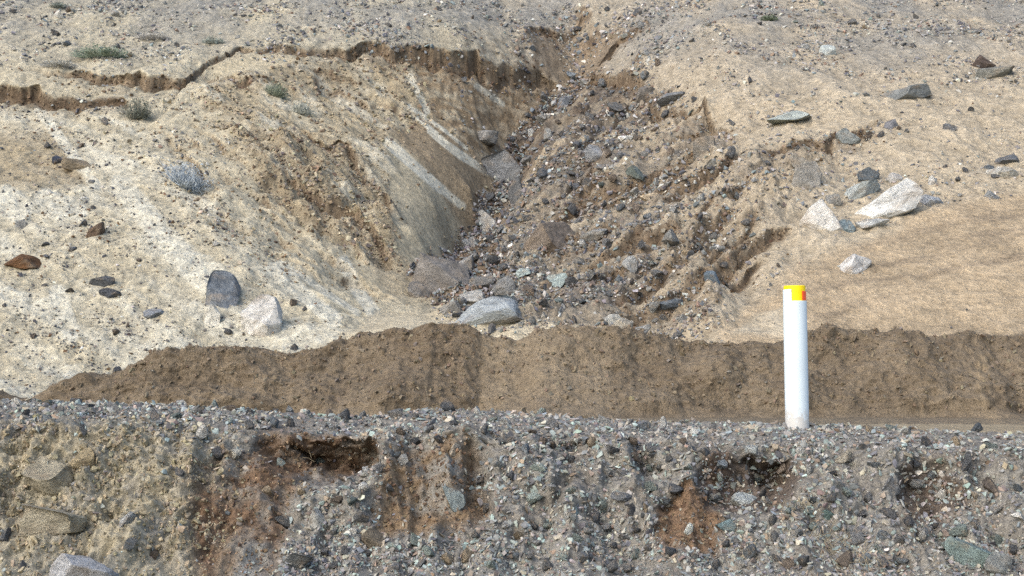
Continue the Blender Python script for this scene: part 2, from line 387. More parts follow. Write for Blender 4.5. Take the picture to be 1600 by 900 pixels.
dz += z_leftwall * (1 - z_bowl) * (1 - 0.75 * z_slide) * 0.22 * rill_L
dz += z_rough * (0.42 * ridged(u1 / 2.4, v1 / 0.7, 4, 31) + 0.10 * n_mid)
dz += z_lowL * 0.07 * rill_L
dz += z_bowl * 0.06 * n_fine
dz += z_bed * (0.14 * fbm(XX / 0.5, YY / 0.6, 3, 71))
carve = np.exp(-(line_d(XX, YY * 0.7, [(pix(*a_)[0], pix(*a_)[1] * 0.7) for a_ in thal[3:13]]) / 0.75) ** 2)
dz -= 0.55 * carve
ripple = np.sin((XX * 0.55 + YY * 0.42 + 0.5 * n_big + 0.22 * n_mid) * 11.0)
dz += z_sandR * (0.010 * ripple + 0.03 * rill_R * 0.5 + 0.02 * fbm(u2 / 0.9, v2 / 0.16, 3, 77))
fade = 1 - 0.6 * sstep(60, 100, YY)
ZZ = ZZ + dz * fade
co = np.stack([XX, YY, ZZ], -1)
# crumbling lips: the ground just above a scarp leans out a little
gy, gx = np.gradient(ZZ)
dYr = np.gradient(YY, axis=0)
slope = np.abs(gy) / np.maximum(dYr, 1e-3)
dXc = np.maximum(np.gradient(XX, axis=1), 1e-3)
slope_x = np.abs(gx) / dXc
steep = np.hypot(slope, slope_x)
Pp, Qp = project(co)

under = np.clip(facem * 1.2, 0, 1) * np.clip(0.6 + 0.8 * n_mid, 0.1, 1.2) * (1 - z_sandR) * (YY < 46) * (1 - 0.6 * z_rightwall)
co[..., 1] += 0.22 * under
n_face = fbm(XX / 0.45, (ZZ + 0.35 * YY) / 0.30, 4, 501)
# ---- colours of the hill
sand_r = lin(200, 180, 151, K); sand_l = lin(204, 189, 159, K); pale = lin(220, 210, 187, K); brown = lin(146, 123, 98, K)
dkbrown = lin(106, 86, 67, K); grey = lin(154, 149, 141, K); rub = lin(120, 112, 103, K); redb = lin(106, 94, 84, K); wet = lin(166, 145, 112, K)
col = np.broadcast_to(sand_r, co.shape).copy()
left = 1 - sstep(620, 900, PW)
col = mix(col, sand_l, left)
col = mix(col, grey, z_top * np.clip(0.75 + 0.9 * fbm(XX / 2.5, YY / 3.5, 4, 101), 0, 1) * 0.85)
col = mix(col, wet, z_leftwall * np.clip(0.5 + 1.1 * rill_L, 0, 1) * 0.7 * (1 - z_bowl) * (1 - 0.8 * z_slide))
col = mix(col, pale, z_leftwall * (1 - z_bowl) * (1 - z_slide) * np.clip(2.2 * fbm(u1 / 1.6, v1 / 0.7, 4, 141) - 0.35 + 0.3 * sstep(330, 430, Pp) * (1 - sstep(560, 620, Pp)), 0, 1) * 0.6)
col = mix(col, lin(158, 142, 116, K), z_rough * np.clip(0.35 + 0.9 * n_face, 0, 1))
col = mix(col, pale, z_lowL * np.clip(0.42 + 1.2 * fbm(u1 / 5.0, v1 / 0.6, 4, 111), 0, 1) * 0.85)
col = mix(col, lin(196, 179, 147, K), z_slide * 0.8)
col = mix(col, lin(164, 144, 114, K), zone(PW, QW, [(612, 205), (690, 185), (768, 270), (735, 325), (690, 290)], 8) * 0.85)
col = mix(col, lin(212, 194, 160, K), z_lens)
col = mix(col, wet, zone(PW, QW, [(-300, 170), (100, 205), (150, 290), (60, 300), (-300, 300)], 20) * 0.7)
col = mix(col, lin(154, 130, 100, K), z_bowl * np.clip(0.80 + 0.8 * n_face, 0, 1))
wallbrown = zone(PW, QW, [(600, 200), (680, 190), (770, 275), (735, 330), (700, 300)], 10)
col = mix(col, brown, wallbrown * 0.45)
col = mix(col, brown, zone(PW, QW, [(560, 395), (640, 400), (665, 470), (600, 470)], 14) * 0.25)
for pts, wd in [([(606, 222), (650, 262), (690, 296)], 8.5), ([(650, 262), (722, 322)], 6), ([(655, 185), (700, 225), (765, 272)], 4.5), ([(672, 205), (720, 246), (758, 270)], 4.5), ([(640, 165), (690, 200), (730, 232)], 3), ([(640, 120), (668, 175)], 5), ([(745, 135), (785, 162)], 5), ([(536, 410), (560, 455), (585, 490)], 11),
                ([(190, 290), (300, 420), (330, 450)], 20), ([(60, 170), (150, 290)], 9), ([(230, 330), (270, 400)], 12), ([(430, 420), (520, 500)], 14), ([(440, 410), (560, 490)], 5), ([(10, 310), (30, 330)], 22), ([(70, 310), (120, 330)], 18), ([(90, 460), (110, 520)], 16)]:
    d = line_d(Pp + 0.14 * wx, Qp + 0.14 * wy, pts)
    col = mix(col, pale, (1 - sstep(wd * 0.75, wd * 1.1, d)))
col = mix(col, rub, z_rightwall * np.clip(0.95 - 0.5 * sstep(960, 1170, Pp) - 0.7 * rill_R + 0.4 * n_mid, 0, 1) * 0.95)
col = mix(col, redb, zone(PW, QW, [(925, 118), (1005, 124), (1020, 165), (960, 230), (880, 290), (800, 300), (830, 220), (900, 160)], 16) * np.clip(0.65 + n_mid, 0, 1))
col = mix(col, sand_r, z_rightwall * np.clip(1.8 * fbm(u2 / 5.0, v2 / 0.5, 4, 121) - 0.28 + 0.5 * sstep(920, 1150, Pp), 0, 1) * 0.85)
col = mix(col, dkbrown, z_bed * 0.8)
col = mix(col, brown, z_head * 0.7)
col = mix(col, lin(198, 170, 134, K), z_sandR * 0.8); col = mix(col, lin(172, 149, 121, K), z_sandR * np.clip(0.2 + 1.2 * fbm(u2 / 2.2, v2 / 0.3, 4, 131), 0, 1) * zone(PW, QW, [(1280, 530), (1260, 450), (1370, 370), (1700, 290), (1700, 420), (1420, 440)], 20) * 0.9)
col = mix(col, pale, zone(PW, QW, [(1150, 525), (1180, 495), (1240, 470), (1225, 525)], 8) * 0.4)
col = mix(col, lin(216, 197, 164, K), z_fan * 0.9)
# exposed damp soil on steep faces, with the shade under their lips painted in
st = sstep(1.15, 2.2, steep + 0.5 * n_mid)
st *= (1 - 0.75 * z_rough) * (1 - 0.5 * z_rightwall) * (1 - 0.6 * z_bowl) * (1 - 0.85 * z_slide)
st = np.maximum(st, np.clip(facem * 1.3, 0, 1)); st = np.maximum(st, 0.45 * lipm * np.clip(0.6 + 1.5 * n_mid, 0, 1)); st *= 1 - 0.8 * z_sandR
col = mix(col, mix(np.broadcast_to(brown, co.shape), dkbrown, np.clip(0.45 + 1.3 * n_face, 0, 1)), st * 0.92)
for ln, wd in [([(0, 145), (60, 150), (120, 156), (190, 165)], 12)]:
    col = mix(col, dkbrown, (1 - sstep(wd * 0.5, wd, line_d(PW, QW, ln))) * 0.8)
col *= (1 + 0.18 * n_mid + 0.16 * n_fine * calm)[..., None]
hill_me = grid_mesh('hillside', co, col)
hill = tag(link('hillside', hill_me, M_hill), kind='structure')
# normals for scattering
def normals(c):
    a = np.gradient(c, axis=1); b = np.gradient(c, axis=0)
    nn = np.cross(a, b); nn /= np.linalg.norm(nn, axis=-1, keepdims=True) + 1e-9
    return nn
hill_n = normals(co); hill_co = co; hill_P, hill_Q = Pp, Qp

# ------------------------------------------------------------------ SOIL BERM
bx = np.concatenate([np.linspace(-45, -8, 40)[:-1], np.linspace(-8, 8.2, 600), np.linspace(8.2, 45, 40)[1:]])
bs = np.linspace(0, 1, 125)
CR = np.array([(-900, 640), (-60, 612), (0, 611), (28, 622), (48, 622), (90, 600), (130, 589), (185, 580), (240, 566), (310, 552), (400, 554), (470, 562), (500, 546), (560, 521), (610, 512), (660, 514), (720, 515), (750, 527), (775, 534), (810, 531), (840, 519), (880, 517), (1000, 524), (1100, 527), (1200, 531), (1290, 522), (1400, 527), (1460, 523), (1510, 515), (1560, 521), (1600, 522), (1900, 530), (3000, 560)], float)
YC = 17.2
crx = (CR[:, 0] - 800) / F * YC; crz = 1.6 + (560 - CR[:, 1]) / F * YC
BX, BS = np.meshgrid(bx, bs)
GZ = 0.93
crest = np.interp(BX, crx, crz) + 0.035 * fbm(BX / 0.22, BX * 0, 3, 201)
hgt = np.maximum(crest - GZ, 0.05)
# blade-cut lobes along the front
lob_px = np.array([-60, 250, 480, 715, 775, 850, 930, 985, 1150, 1270, 1350, 1440, 1520, 1600], float)
lob_of = np.array([0, .1, 0, .16, -.10, -.34, -.16, .0, .1, .05, .10, .06, -.08, -.05], float)
lob = np.interp(BX, (lob_px - 800) / F * 16.4, lob_of)
front_y = YC - 0.10 - 1.25 * hgt + lob * np.clip(hgt, 0, 1)
# s: 0 back foot .. 0.35 crest .. 0.85 front foot .. 1 apron
s = BS
Yb = np.where(s < 0.25, YC + 0.15 + (0.25 - s) / 0.25 * 2.6,
     np.where(s < 0.32, YC + 0.15 - (s - 0.25) / 0.07 * 0.25,
     np.where(s < 0.88, (YC - 0.10) + (front_y - YC + 0.10) * (s - 0.32) / 0.56, front_y - (s - 0.88) / 0.12 * 1.9)))
prof = np.where(s < 0.25, np.clip(1 - (0.25 - s) / 0.25 * 2.6 / np.maximum(1.4 * hgt, 0.3), -0.1, 1), np.where(s < 0.32, 1.0, np.where(s < 0.88, 1 - (s - 0.32) / 0.56, 0.0)))
prof = np.where((s > 0.32) & (s < 0.88), prof ** 1.12, prof)
Zb = GZ + hgt * prof - 0.09 * sstep(0.90, 1.0, s)
am = sstep(0.02, 0.15, prof) * np.clip(hgt * 1.6, 0.25, 1)
q = s * 2.6
lumps = 0.10 * fbm(BX / 0.8, q / 0.8, 3, 211) + 0.065 * ridged(BX / 0.26, q / 0.22, 4, 215) + 0.03 * fbm(BX / 0.09, q / 0.09, 2, 219)
flatside = zone(BX, s * 0, [(-0.40, -1), (1.15, -1), (1.15, 1), (-0.40, 1)], 0.12)
lumps *= (1 - 0.45 * flatside)
lumps += 0.24 * fbm(BX / 1.3, q / 1.1, 2, 231) * (0.5 + 0.5 * (1 - flatside))
Yb -= am * lumps * 0.8
Zb += am * lumps * 0.55 + (1 - am) * 0.012 * fbm(BX / 0.2, Yb / 0.2, 3, 225)
bco = np.stack([BX, Yb, Zb], -1)
bP, bQ = project(bco)
bn = fbm(BX / 0.6, q / 0.6, 4, 241)
bcol = np.broadcast_to(lin(140, 122, 100, K), bco.shape).copy()
bcol = mix(bcol, lin(120, 103, 83, K), np.clip(0.45 + 1.2 * bn, 0, 1) * 0.7)
bcol = mix(bcol, lin(160, 140, 114, K), flatside * np.clip(0.6 + bn, 0, 1) * 0.8)
bcol = mix(bcol, lin(152, 134, 109, K), (s > 0.88) * 0.8 * np.clip(0.7 + bn, 0, 1))
bcol = mix(bcol, lin(120, 101, 80, K), zone(bP, bQ, [(600, 500), (750, 520), (740, 700), (600, 700)], 20) * 0.3)
bcol = mix(bcol, lin(165, 142, 112, K), (1 - sstep(4, 12, line_d(bP, bQ, [(1535, 560), (1530, 620), (1560, 665)]))) * 0.6)
bcol *= (1 + 0.22 * ridged(BX / 0.16, q / 0.14, 2, 247))[..., None]
berm = tag(link('soil_berm', grid_mesh('soil_berm', bco[::-1], bcol[::-1]), M_soil), kind='structure')
berm_n = -normals(bco); berm_co = bco

# ------------------------------------------------------------------ GRAVEL BANK (washed-out edge below the marker post)
gx_ = np.concatenate([np.linspace(-40, -4.6, 36)[:-1], np.linspace(-4.6, 4.6, 800), np.linspace(4.6, 40, 36)[1:]])
gs = np.linspace(0, 1, 300)
GX, GS = np.meshgrid(gx_, gs)
CK = np.array([(-400, 628), (0, 631), (120, 634), (250, 638), (400, 648), (470, 653), (560, 657), (610, 651), (650, 646), (720, 645), (800, 650), (900, 657), (1000, 664), (1230, 668), (1300, 671), (1420, 675), (1500, 680), (1600, 685), (2000, 690)], float)
YK = 10.6
ckx = (CK[:, 0] - 800) / F * YK; ckz = 1.6 + (560 - CK[:, 1]) / F * YK
zc = np.interp(GX, ckx, ckz)
# profile knots (s, Y, z as fraction of crest or absolute)
pk = np.array([0, .10, .20, .36, .44, .52, .78, .84, 1.0])
pY = np.array([15.4, 13.0, 11.2, 10.3, 9.85, 9.62, 8.98, 8.70, 7.2])
Yg = np.interp(GS, pk, pY)
zf = np.interp(GS, pk, [0, 0, 1, .97, .93, .84, .40, .29, -.03])
Zg = np.where(GS < 0.10, 0.90, np.where(GS < 0.20, 0.90 + (zc - 0.90) * sstep(0.10, 0.20, GS), zf * zc))
gco0 = np.stack([GX, Yg, Zg], -1)
gP, gQ = project(gco0)
gw = 10 * fbm(GX / 0.35, GS * 3.2 / 0.35, 3, 301); gh = 10 * fbm(GX / 0.35, GS * 3.2 / 0.35, 3, 306)
GPW, GQW = gP + gw, gQ + gh
face = sstep(0.36, 0.50, GS) * (1 - 0.6 * sstep(0.80, 0.92, GS))
cav = zone(GPW, GQW, [(395, 672), (480, 660), (578, 692), (582, 720), (552, 752), (480, 765), (410, 738)], 12) * 0.30 * sstep(655, 740, GQW) + zone(GPW, GQW, [(455, 700), (520, 690), (580, 697), (582, 728), (550, 748), (480, 742)], 9) * 0.28
hollow = zone(GPW, GQW, [(300, 745), (345, 715), (400, 690), (560, 730), (450, 780), (430, 900), (290, 930)], 16) * 0.13
notch = zone(GPW, GQW, [(1085, 725), (1150, 705), (1228, 697), (1243, 745), (1225, 790), (1165, 805), (1110, 805)], 18) * 0.34 * sstep(700, 775, GQW) + zone(GPW, GQW, [(1175, 735), (1232, 722), (1240, 765), (1215, 792)], 14) * 0.20
hole = zone(GPW, GQW, [(1400, 708), (1475, 712), (1510, 795), (1440, 818), (1415, 780)], 20) * 0.34 * sstep(705, 785, GQW)
orange = zone(GPW, GQW, [(590, 735), (630, 700), (740, 685), (752, 805), (695, 850), (585, 840)], 14) * 0.09
orange2 = zone(GPW, GQW, [(1022, 800), (1080, 765), (1132, 830), (1122, 868), (1028, 862)], 9) * 0.10
gap = zone(GPW, GQW, [(880, 700), (925, 690), (915, 760), (875, 790)], 12) * 0.18 + zone(GPW, GQW, [(985, 700), (1010, 690), (1045, 750), (1015, 770)], 12) * 0.18 + zone(GPW, GQW, [(735, 700), (765, 700), (755, 800), (720, 800)], 12) * 0.16
inw = cav + hollow + notch + hole + orange + orange2 + gap
qg = GS * 3.4
clay = 1 - sstep(290, 400, gP + 25 * fbm(GX / 0.4, qg / 0.4, 3, 311))
rills = ridged(GX / 0.42 + 0.2 * fbm(GX, qg, 2, 315), qg / 2.2, 3, 318) * face
bulge = face * (0.20 * rills + 0.09 * fbm(GX / 0.5, qg / 0.5, 3, 321)) + 0.034 * fbm(GX / 0.14, qg / 0.14, 3, 325) * (0.35 + 0.65 * face) + 0.018 * fbm(GX / 0.055, qg / 0.055, 2, 329)
bulge += clay * (0.075 * ridged(GX / 0.20, qg / 0.16, 4, 333) + 0.03 * fbm(GX / 0.07, qg / 0.07, 2, 337)) * sstep(0.2, 0.42, GS)
back = sstep(0.1, 0.2, GS)
Yg2 = Yg + inw - bulge * 0.75 * face
Zg2 = Zg + bulge * 0.6 * back - inw * 0.10 + 0.006 * fbm(GX / 0.1, Yg / 0.1, 2, 341)
gco = np.stack([GX, Yg2, Zg2], -1)
gn_ = fbm(GX / 0.3, qg / 0.3, 4, 345)
gcol = np.broadcast_to(lin(154, 147, 137, K), gco.shape).copy()
gcol = mix(gcol, lin(130, 121, 111, K), np.clip(0.4 + 1.3 * gn_, 0, 1) * 0.7)
gcol = mix(gcol, lin(182, 168, 141, K), clay * np.clip(0.85 + 0.8 * gn_, 0, 1) * sstep(640, 720, gQ + gP * 0.05))
gcol = mix(gcol, lin(150, 140, 128, K), (1 - sstep(0.40, 0.50, GS)) * 0.6)
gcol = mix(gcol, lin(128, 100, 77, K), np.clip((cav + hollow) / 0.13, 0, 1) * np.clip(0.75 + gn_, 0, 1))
gcol = mix(gcol, lin(148, 122, 94, K), np.clip(orange / 0.09, 0, 1) * np.clip(0.55 + 1.2 * gn_, 0, 1))
gcol = mix(gcol, lin(138, 106, 79, K), np.clip(orange2 / 0.10, 0, 1) * 0.9)
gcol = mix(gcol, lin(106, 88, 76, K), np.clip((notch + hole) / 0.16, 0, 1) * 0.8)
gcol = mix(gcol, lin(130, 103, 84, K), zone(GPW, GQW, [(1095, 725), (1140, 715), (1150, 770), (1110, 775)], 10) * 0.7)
gcol = mix(gcol, lin(182, 160, 126, K), (1 - sstep(0.08, 0.20, GS)) * 0.9)
gcol *= (1 + 0.2 * fbm(GX / 0.06, qg / 0.06, 2, 351))[..., None]
bank = tag(link('gravel_bank', grid_mesh('gravel_bank', gco[::-1], gcol[::-1]), M_bank), kind='structure')
bank_n = -normals(gco); bank_co = gco; bank_P, bank_Q = project(gco)

# road floor the photographer stands on, and the plain around
gm = bpy.data.meshes.new('ground')
xs = np.linspace(-600, 600, 25); ys = np.concatenate([np.linspace(-600, -20, 14), np.linspace(-10, 8.3, 12)])
g1, g2 = np.meshgrid(xs, ys)
gc = np.stack([g1, g2, np.where(g2 > 7.9, -0.1, -0.012 + 0 * g1)], -1)
ground = tag(link('ground', grid_mesh('ground', gc, np.broadcast_to(lin(150, 135, 112, K), gc.shape)), M_bank), kind='structure')

# ------------------------------------------------------------------ rock shapes
def hull_points(r, npts, flat):
    p = r.normal(size=(npts, 3)); p /= np.linalg.norm(p, axis=1, keepdims=True)
    p *= r.uniform(0.75, 1.0, (npts, 1))
    return p * [1.0, r.uniform(0.6, 0.95), flat]
def hull_mesh(r, npts=13, flat=0.6):
    bm = bmesh.new()
    for p in hull_points(r, npts, flat): bm.verts.new(p)
    o = bmesh.ops.convex_hull(bm, input=bm.verts)
    loose = [v for v in bm.verts if not v.link_faces]
    if loose: bmesh.ops.delete(bm, geom=loose, context='VERTS')
    bmesh.ops.triangulate(bm, faces=bm.faces)
    bmesh.ops.recalc_face_normals(bm, faces=bm.faces)
    bm.verts.index_update()
    v = np.array([x.co[:] for x in bm.verts]); f = np.array([[a.index for a in x.verts] for x in bm.faces])
    bm.free(); return v, f
_ico = {}
def ico(sub):
    if sub not in _ico:
        bm = bmesh.new(); bmesh.ops.create_icosphere(bm, subdivisions=sub, radius=1.0); bm.verts.index_update()
        _ico[sub] = (np.array([x.co[:] for x in bm.verts]), np.array([[a.index for a in x.verts] for x in bm.faces])); bm.free()
    return _ico[sub][0].copy(), _ico[sub][1]
def vnoise3(p, f, seed):
    return (perlin(p[:, 0] * f + seed, p[:, 1] * f + p[:, 2] * f * 0.7, seed) + perlin(p[:, 1] * f + 3 * seed, p[:, 2] * f - p[:, 0] * f * 0.6, seed + 5) + perlin(p[:, 2] * f - seed, p[:, 0] * f + p[:, 1] * f * 0.8, seed + 9)) / 2
def rock_shape(seed, sub=3, cuts=18, depth=(0.34, 0.76), rough=0.075, peak=0):
    r = np.random.default_rng(seed)
    v, f = ico(sub)
    nrm = v.copy()
    for k in range(cuts):
        d = r.normal(size=3); d /= np.linalg.norm(d)
        h = r.uniform(*depth)
        if k < peak:
            a_ = k * 2 * math.pi / peak + r.uniform(-.4, .4); e_ = r.uniform(0.45, 0.75); d = np.array([math.cos(a_) * math.cos(e_), math.sin(a_) * math.cos(e_), math.sin(e_)]); h = r.uniform(0.30, 0.42)
        over = v @ d - h
        v -= np.outer(np.maximum(over, 0) * 0.96, d)
    v[:, 2] = np.maximum(v[:, 2], -0.28 + 0.25 * (v[:, 2] + 0.28))
    v += nrm * (rough * vnoise3(v, 1.6, seed % 97 + 1) + rough * 0.5 * vnoise3(v, 4.1, seed % 89 + 3) + rough * 0.25 * vnoise3(v, 9.0, seed % 83 + 4))[:, None]
    lo, hi = v.min(0), v.max(0)
    return (v - (lo + hi) / 2) / ((hi - lo) / 2), f
def rock_me(name, seed, smooth=False, **kw):
    v, f = rock_shape(seed, **kw); me = bpy.data.meshes.new(name); fill_mesh(me, v, f, None, smooth); me.materials.append(M_rock)
    return me
def rand_rot(r, n, tilt=0.5):
    """matrices: spin about z then small tilt"""
    a = r.uniform(0, 2 * np.pi, n); b = r.normal(0, tilt, n); c = r.normal(0, tilt, n)
    ca, sa, cb, sb, cc, sc = np.cos(a), np.sin(a), np.cos(b), np.sin(b), np.cos(c), np.sin(c)
    Rz = np.zeros((n, 3, 3)); Rz[:, 0, 0] = ca; Rz[:, 0, 1] = -sa; Rz[:, 1, 0] = sa; Rz[:, 1, 1] = ca; Rz[:, 2, 2] = 1
    Rx = np.zeros((n, 3, 3)); Rx[:, 0, 0] = 1; Rx[:, 1, 1] = cb; Rx[:, 1, 2] = -sb; Rx[:, 2, 1] = sb; Rx[:, 2, 2] = cb
    Ry = np.zeros((n, 3, 3)); Ry[:, 0, 0] = cc; Ry[:, 0, 2] = sc; Ry[:, 1, 1] = 1; Ry[:, 2, 0] = -sc; Ry[:, 2, 2] = cc
    return Rx @ Ry @ Rz
def align(nrm):
    """rotation taking z to the normal"""
    z = nrm; x = np.cross(np.tile([0.0, 1, 0], (len(z), 1)), z); x /= np.linalg.norm(x, axis=1, keepdims=True) + 1e-9
    y = np.cross(z, x); return np.stack([x, y, z], -1)
HULLS = [hull_mesh(np.random.default_rng(500 + i), 8 + i % 3, 0.45 + 0.05 * (i % 7)) for i in range(24)]
def stone_stuff(name, pos, nrm, size, cols, mat, tilt=0.35, sink=0.15, hulls=HULLS, flat=1.0):
    """many small stones as one real mesh"""
    r = np.random.default_rng(len(pos)); nS = len(pos)
    M = align(nrm) @ rand_rot(r, nS, tilt)
    kind = r.integers(0, len(hulls), nS)
    stretch = r.uniform(0.75, 1.25, (nS, 3)); stretch[:, 2] *= flat
    vs, fs, cs, off = [], [], [], 0
    for k, (hv, hf) in enumerate(hulls):
        i = np.where(kind == k)[0]
        if not len(i): continue
        local = hv[None] * stretch[i][:, None] * size[i][:, None, None] * 0.5
        p = np.einsum('nij,nvj->nvi', M[i], local) + (pos[i] + nrm[i] * (size[i] * (0.25 - sink))[:, None])[:, None]
        vs.append(p.reshape(-1, 3)); cs.append(np.repeat(cols[i], len(hv), 0))
        fs.append((hf[None] + (off + np.arange(len(i)) * len(hv))[:, None, None]).reshape(-1, 3)); off += len(i) * len(hv)
    me = bpy.data.meshes.new(name); fill_mesh(me, np.vstack(vs), np.vstack(fs), np.vstack(cs), False)
    return tag(link(name, me, mat), kind='stuff')
def pal(r, n, table, jit=0.16):
    ws = np.array([t[1] for t in table], float); c = np.array([lin(*t[0], K) for t in table])
    return c[r.choice(len(c), n, p=ws / ws.sum())] * 1.6 * np.exp(r.normal(0, jit, (n, 1))) * np.exp(r.normal(0, 0.03, (n, 3)))

# ------------------------------------------------------------------ loose stones of the hill (small ones, one mass per zone)
rows, colsn = hill_P.shape
inb = (hill_P > -90) & (hill_P < 1690) & (hill_Q > -60) & (hill_Q < 640)
dq = np.abs(np.gradient(hill_Q, axis=0)); dp = np.abs(np.gradient(hill_P, axis=1))
area = np.clip(dq, 0.2, 6) * dp * inb
vis = hill_Q <= np.minimum.accumulate(hill_Q, axis=0) + 0.5
area = area * vis
clump = np.clip(0.6 + 1.8 * fbm(XX / 1.8, YY / 2.2, 4, 401), 0.05, 2.5)
streakR = (1 - 0.55 * sstep(980, 1180, hill_P)) * np.clip(0.4 + 2.2 * fbm(u2 / 5.0, v2 / 0.45, 4, 411), 0.03, 2.5)
streakL = np.clip(0.5 + 1.5 * fbm(u1 / 5.0, v1 / 0.45, 4, 421), 0.03, 2.5)
def scatter(r, weight, n):
    wgt = (area * weight).ravel(); wgt /= wgt.sum()
    i = r.choice(wgt.size, n, p=wgt)
    c = hill_co.reshape(-1, 3)[i].copy(); c[:, 0] += r.uniform(-.02, .02, n); c[:, 1] += r.uniform(-.02, .02, n)
    return c, hill_n.reshape(-1, 3)[i], i
GREYS = [((112, 110, 110), 5), ((92, 92, 96), 4), ((136, 130, 124), 4), ((78, 78, 82), 2), ((160, 156, 150), 2), ((120, 128, 130), 2), ((126, 104, 90), 2), ((196, 190, 180), 0.6)]
SANDY = [((146, 131, 108), 4), ((126, 108, 88), 4), ((106, 98, 92), 3), ((98, 82, 68), 2), ((160, 147, 124), 3)]
DARKS = [((92, 88, 86), 4), ((70, 70, 76), 3), ((120, 112, 102), 3), ((100, 76, 56), 2), ((170, 164, 156), 1.5)]
no_sand = 1 - 0.97 * np.maximum(z_sandR, z_fan)
w_up = np.where(hill_Q < 260, 1, 0) * (1 - z_leftwall) * (1 - z_rightwall) * (1 - z_bed) * clump * (0.25 + 1.3 * z_top) * (1 - 0.7 * z_lowL) * no_sand
r = np.random.default_rng(21)
def lsize(r, n, lo, hi, power):          # px sizes with many small ones
    u = r.random(n); return (lo ** (1 - power) + u * (hi ** (1 - power) - lo ** (1 - power))) ** (1 / (1 - power))
c, nn, i = scatter(r, w_up, 15000); sz = lsize(r, len(c), 3.0, 12, 2.6) * c[:, 1] / F
stone_stuff('slope_stones', c, nn, sz, pal(r, len(c), GREYS), M_stone)
w_rw = z_rightwall * streakR * (1 - z_bed)
c, nn, i = scatter(r, w_rw + 0.12 * z_rightwall, 9500); sz = lsize(r, len(c), 2.8, 15, 2.3) * c[:, 1] / F
stone_stuff('rubble_slope_stones', c, nn, sz, pal(r, len(c), GREYS + [((124, 112, 100), 3), ((102, 92, 84), 3)]), M_stone, 0.5)
c, nn, i = scatter(r, z_bed, 3600); sz = lsize(r, len(c), 3.5, 13, 2.0) * c[:, 1] / F
stone_stuff('gully_rubble', c, nn, sz, pal(r, len(c), GREYS + [((100, 84, 74), 3)]), M_stone, 0.6, 0.05)
c, nn, i = scatter(r, z_leftwall * (streakL * 0.7 + 0.12 + 0.25 * z_rough) * (1 - 0.9 * np.maximum(z_slide, z_lens)) * (1 - z_bed) * (1 - 0.6 * z_bowl) + 0.5 * zone(PW, QW, [(150, 180), (330, 150), (480, 260), (560, 420), (420, 440), (280, 330)], 30) * streakL, 5200); sz = lsize(r, len(c), 2.6, 13, 2.5) * c[:, 1] / F
stone_stuff('soil_lumps', c, nn, sz, pal(r, len(c), SANDY), M_clod, 0.5)
c, nn, i = scatter(r, (z_lowL * (0.2 + streakL * clump)) * no_sand, 4200); sz = lsize(r, len(c), 2.4, 10, 2.5) * c[:, 1] / F
stone_stuff('sand_slope_stones', c, nn, sz, pal(r, len(c), DARKS), M_stone, 0.4)
c, nn, i = scatter(r, facem + 0.25 * lipm, 3600); sz = lsize(r, len(c), 2.6, 10, 2.5) * c[:, 1] / F
stone_stuff('scarp_lumps', c, nn, sz, pal(r, len(c), [((104, 84, 64), 4), ((86, 68, 52), 4), ((126, 106, 84), 2)]), M_clod, 0.7)
w_mid = (1 - z_leftwall) * (1 - z_rightwall) * (1 - z_lowL) * no_sand * (hill_Q > 200) * (hill_P > 900) * clump
c, nn, i = scatter(r, w_mid, 1500); sz = lsize(r, len(c), 2.4, 10, 2.4) * c[:, 1] / F
stone_stuff('sand_flat_stones', c, nn, sz, pal(r, len(c), GREYS), M_stone, 0.4)

# gravel and clods of the bank and the berm
inb2 = (bank_P > -220) & (bank_P < 1860) & (bank_Q < 960) & (bank_Q > 600)
dqb = np.abs(np.gradient(bank_Q, axis=0)); dpb = np.abs(np.gradient(bank_P, axis=1))
areab = np.clip(dqb, 0.3, 6) * dpb * inb2 * (GS > 0.17)
def scatter_b(r, weight, n):
    wgt = (areab * weight).ravel(); wgt /= wgt.sum()
    i = r.choice(wgt.size, n, p=wgt); c = bank_co.reshape(-1, 3)[i].copy(); c[:, 0] += r.uniform(-.006, .006, n)
    return c, bank_n.reshape(-1, 3)[i], i
soilpocket = np.clip((cav + hollow + orange + orange2) / 0.09, 0, 1)
gcl = np.clip(0.85 + 0.9 * fbm(GX / 0.45, qg / 0.45, 3, 431), 0.1, 2)
w_bank = (1 - 0.95 * clay * sstep(650, 690, bank_Q)) * (1 - 0.93 * soilpocket) * gcl * (1 + 1.2 * sstep(820, 860, bank_Q) + 1.0 * (1 - sstep(0.42, 0.52, GS)))
BANKC = [((116, 114, 112), 5), ((98, 99, 102), 3), ((132, 128, 121), 5), ((114, 122, 119), 4), ((134, 144, 139), 2), ((140, 130, 116), 4), ((166, 161, 150), 0.7), ((110, 97, 90), 3), ((84, 83, 85), 2), ((128, 110, 94), 2)]
r = np.random.default_rng(33)
c, nn, i = scatter_b(r, w_bank, 29000); sz = lsize(r, len(c), 4.4, 18, 2.2) * c[:, 1] / F
stone_stuff('bank_gravel', c, nn, sz, pal(r, len(c), BANKC, 0.17) * 1.2, M_stone, 0.55, 0.12, flat=0.62)
CLAYC = [((156, 141, 115), 4), ((146, 131, 105), 4), ((134, 119, 95), 3), ((164, 150, 125), 2)]
c, nn, i = scatter_b(r, clay * sstep(640, 680, bank_Q) * gcl, 5500); sz = lsize(r, len(c), 3.5, 20, 2.6) * c[:, 1] / F
stone_stuff('clay_clods', c, nn, sz, pal(r, len(c), CLAYC, 0.08), M_clod, 0.7, 0.12)
c, nn, i = scatter_b(r, soilpocket * (1 - clay), 1800); sz = lsize(r, len(c), 3.5, 13, 2.3) * c[:, 1] / F
stone_stuff('soil_crumbs', c, nn, sz, pal(r, len(c), [((112, 90, 71), 4), ((98, 78, 62), 4), ((126, 106, 84), 3), ((104, 97, 90), 2)]), M_clod, 0.7, 0.12)
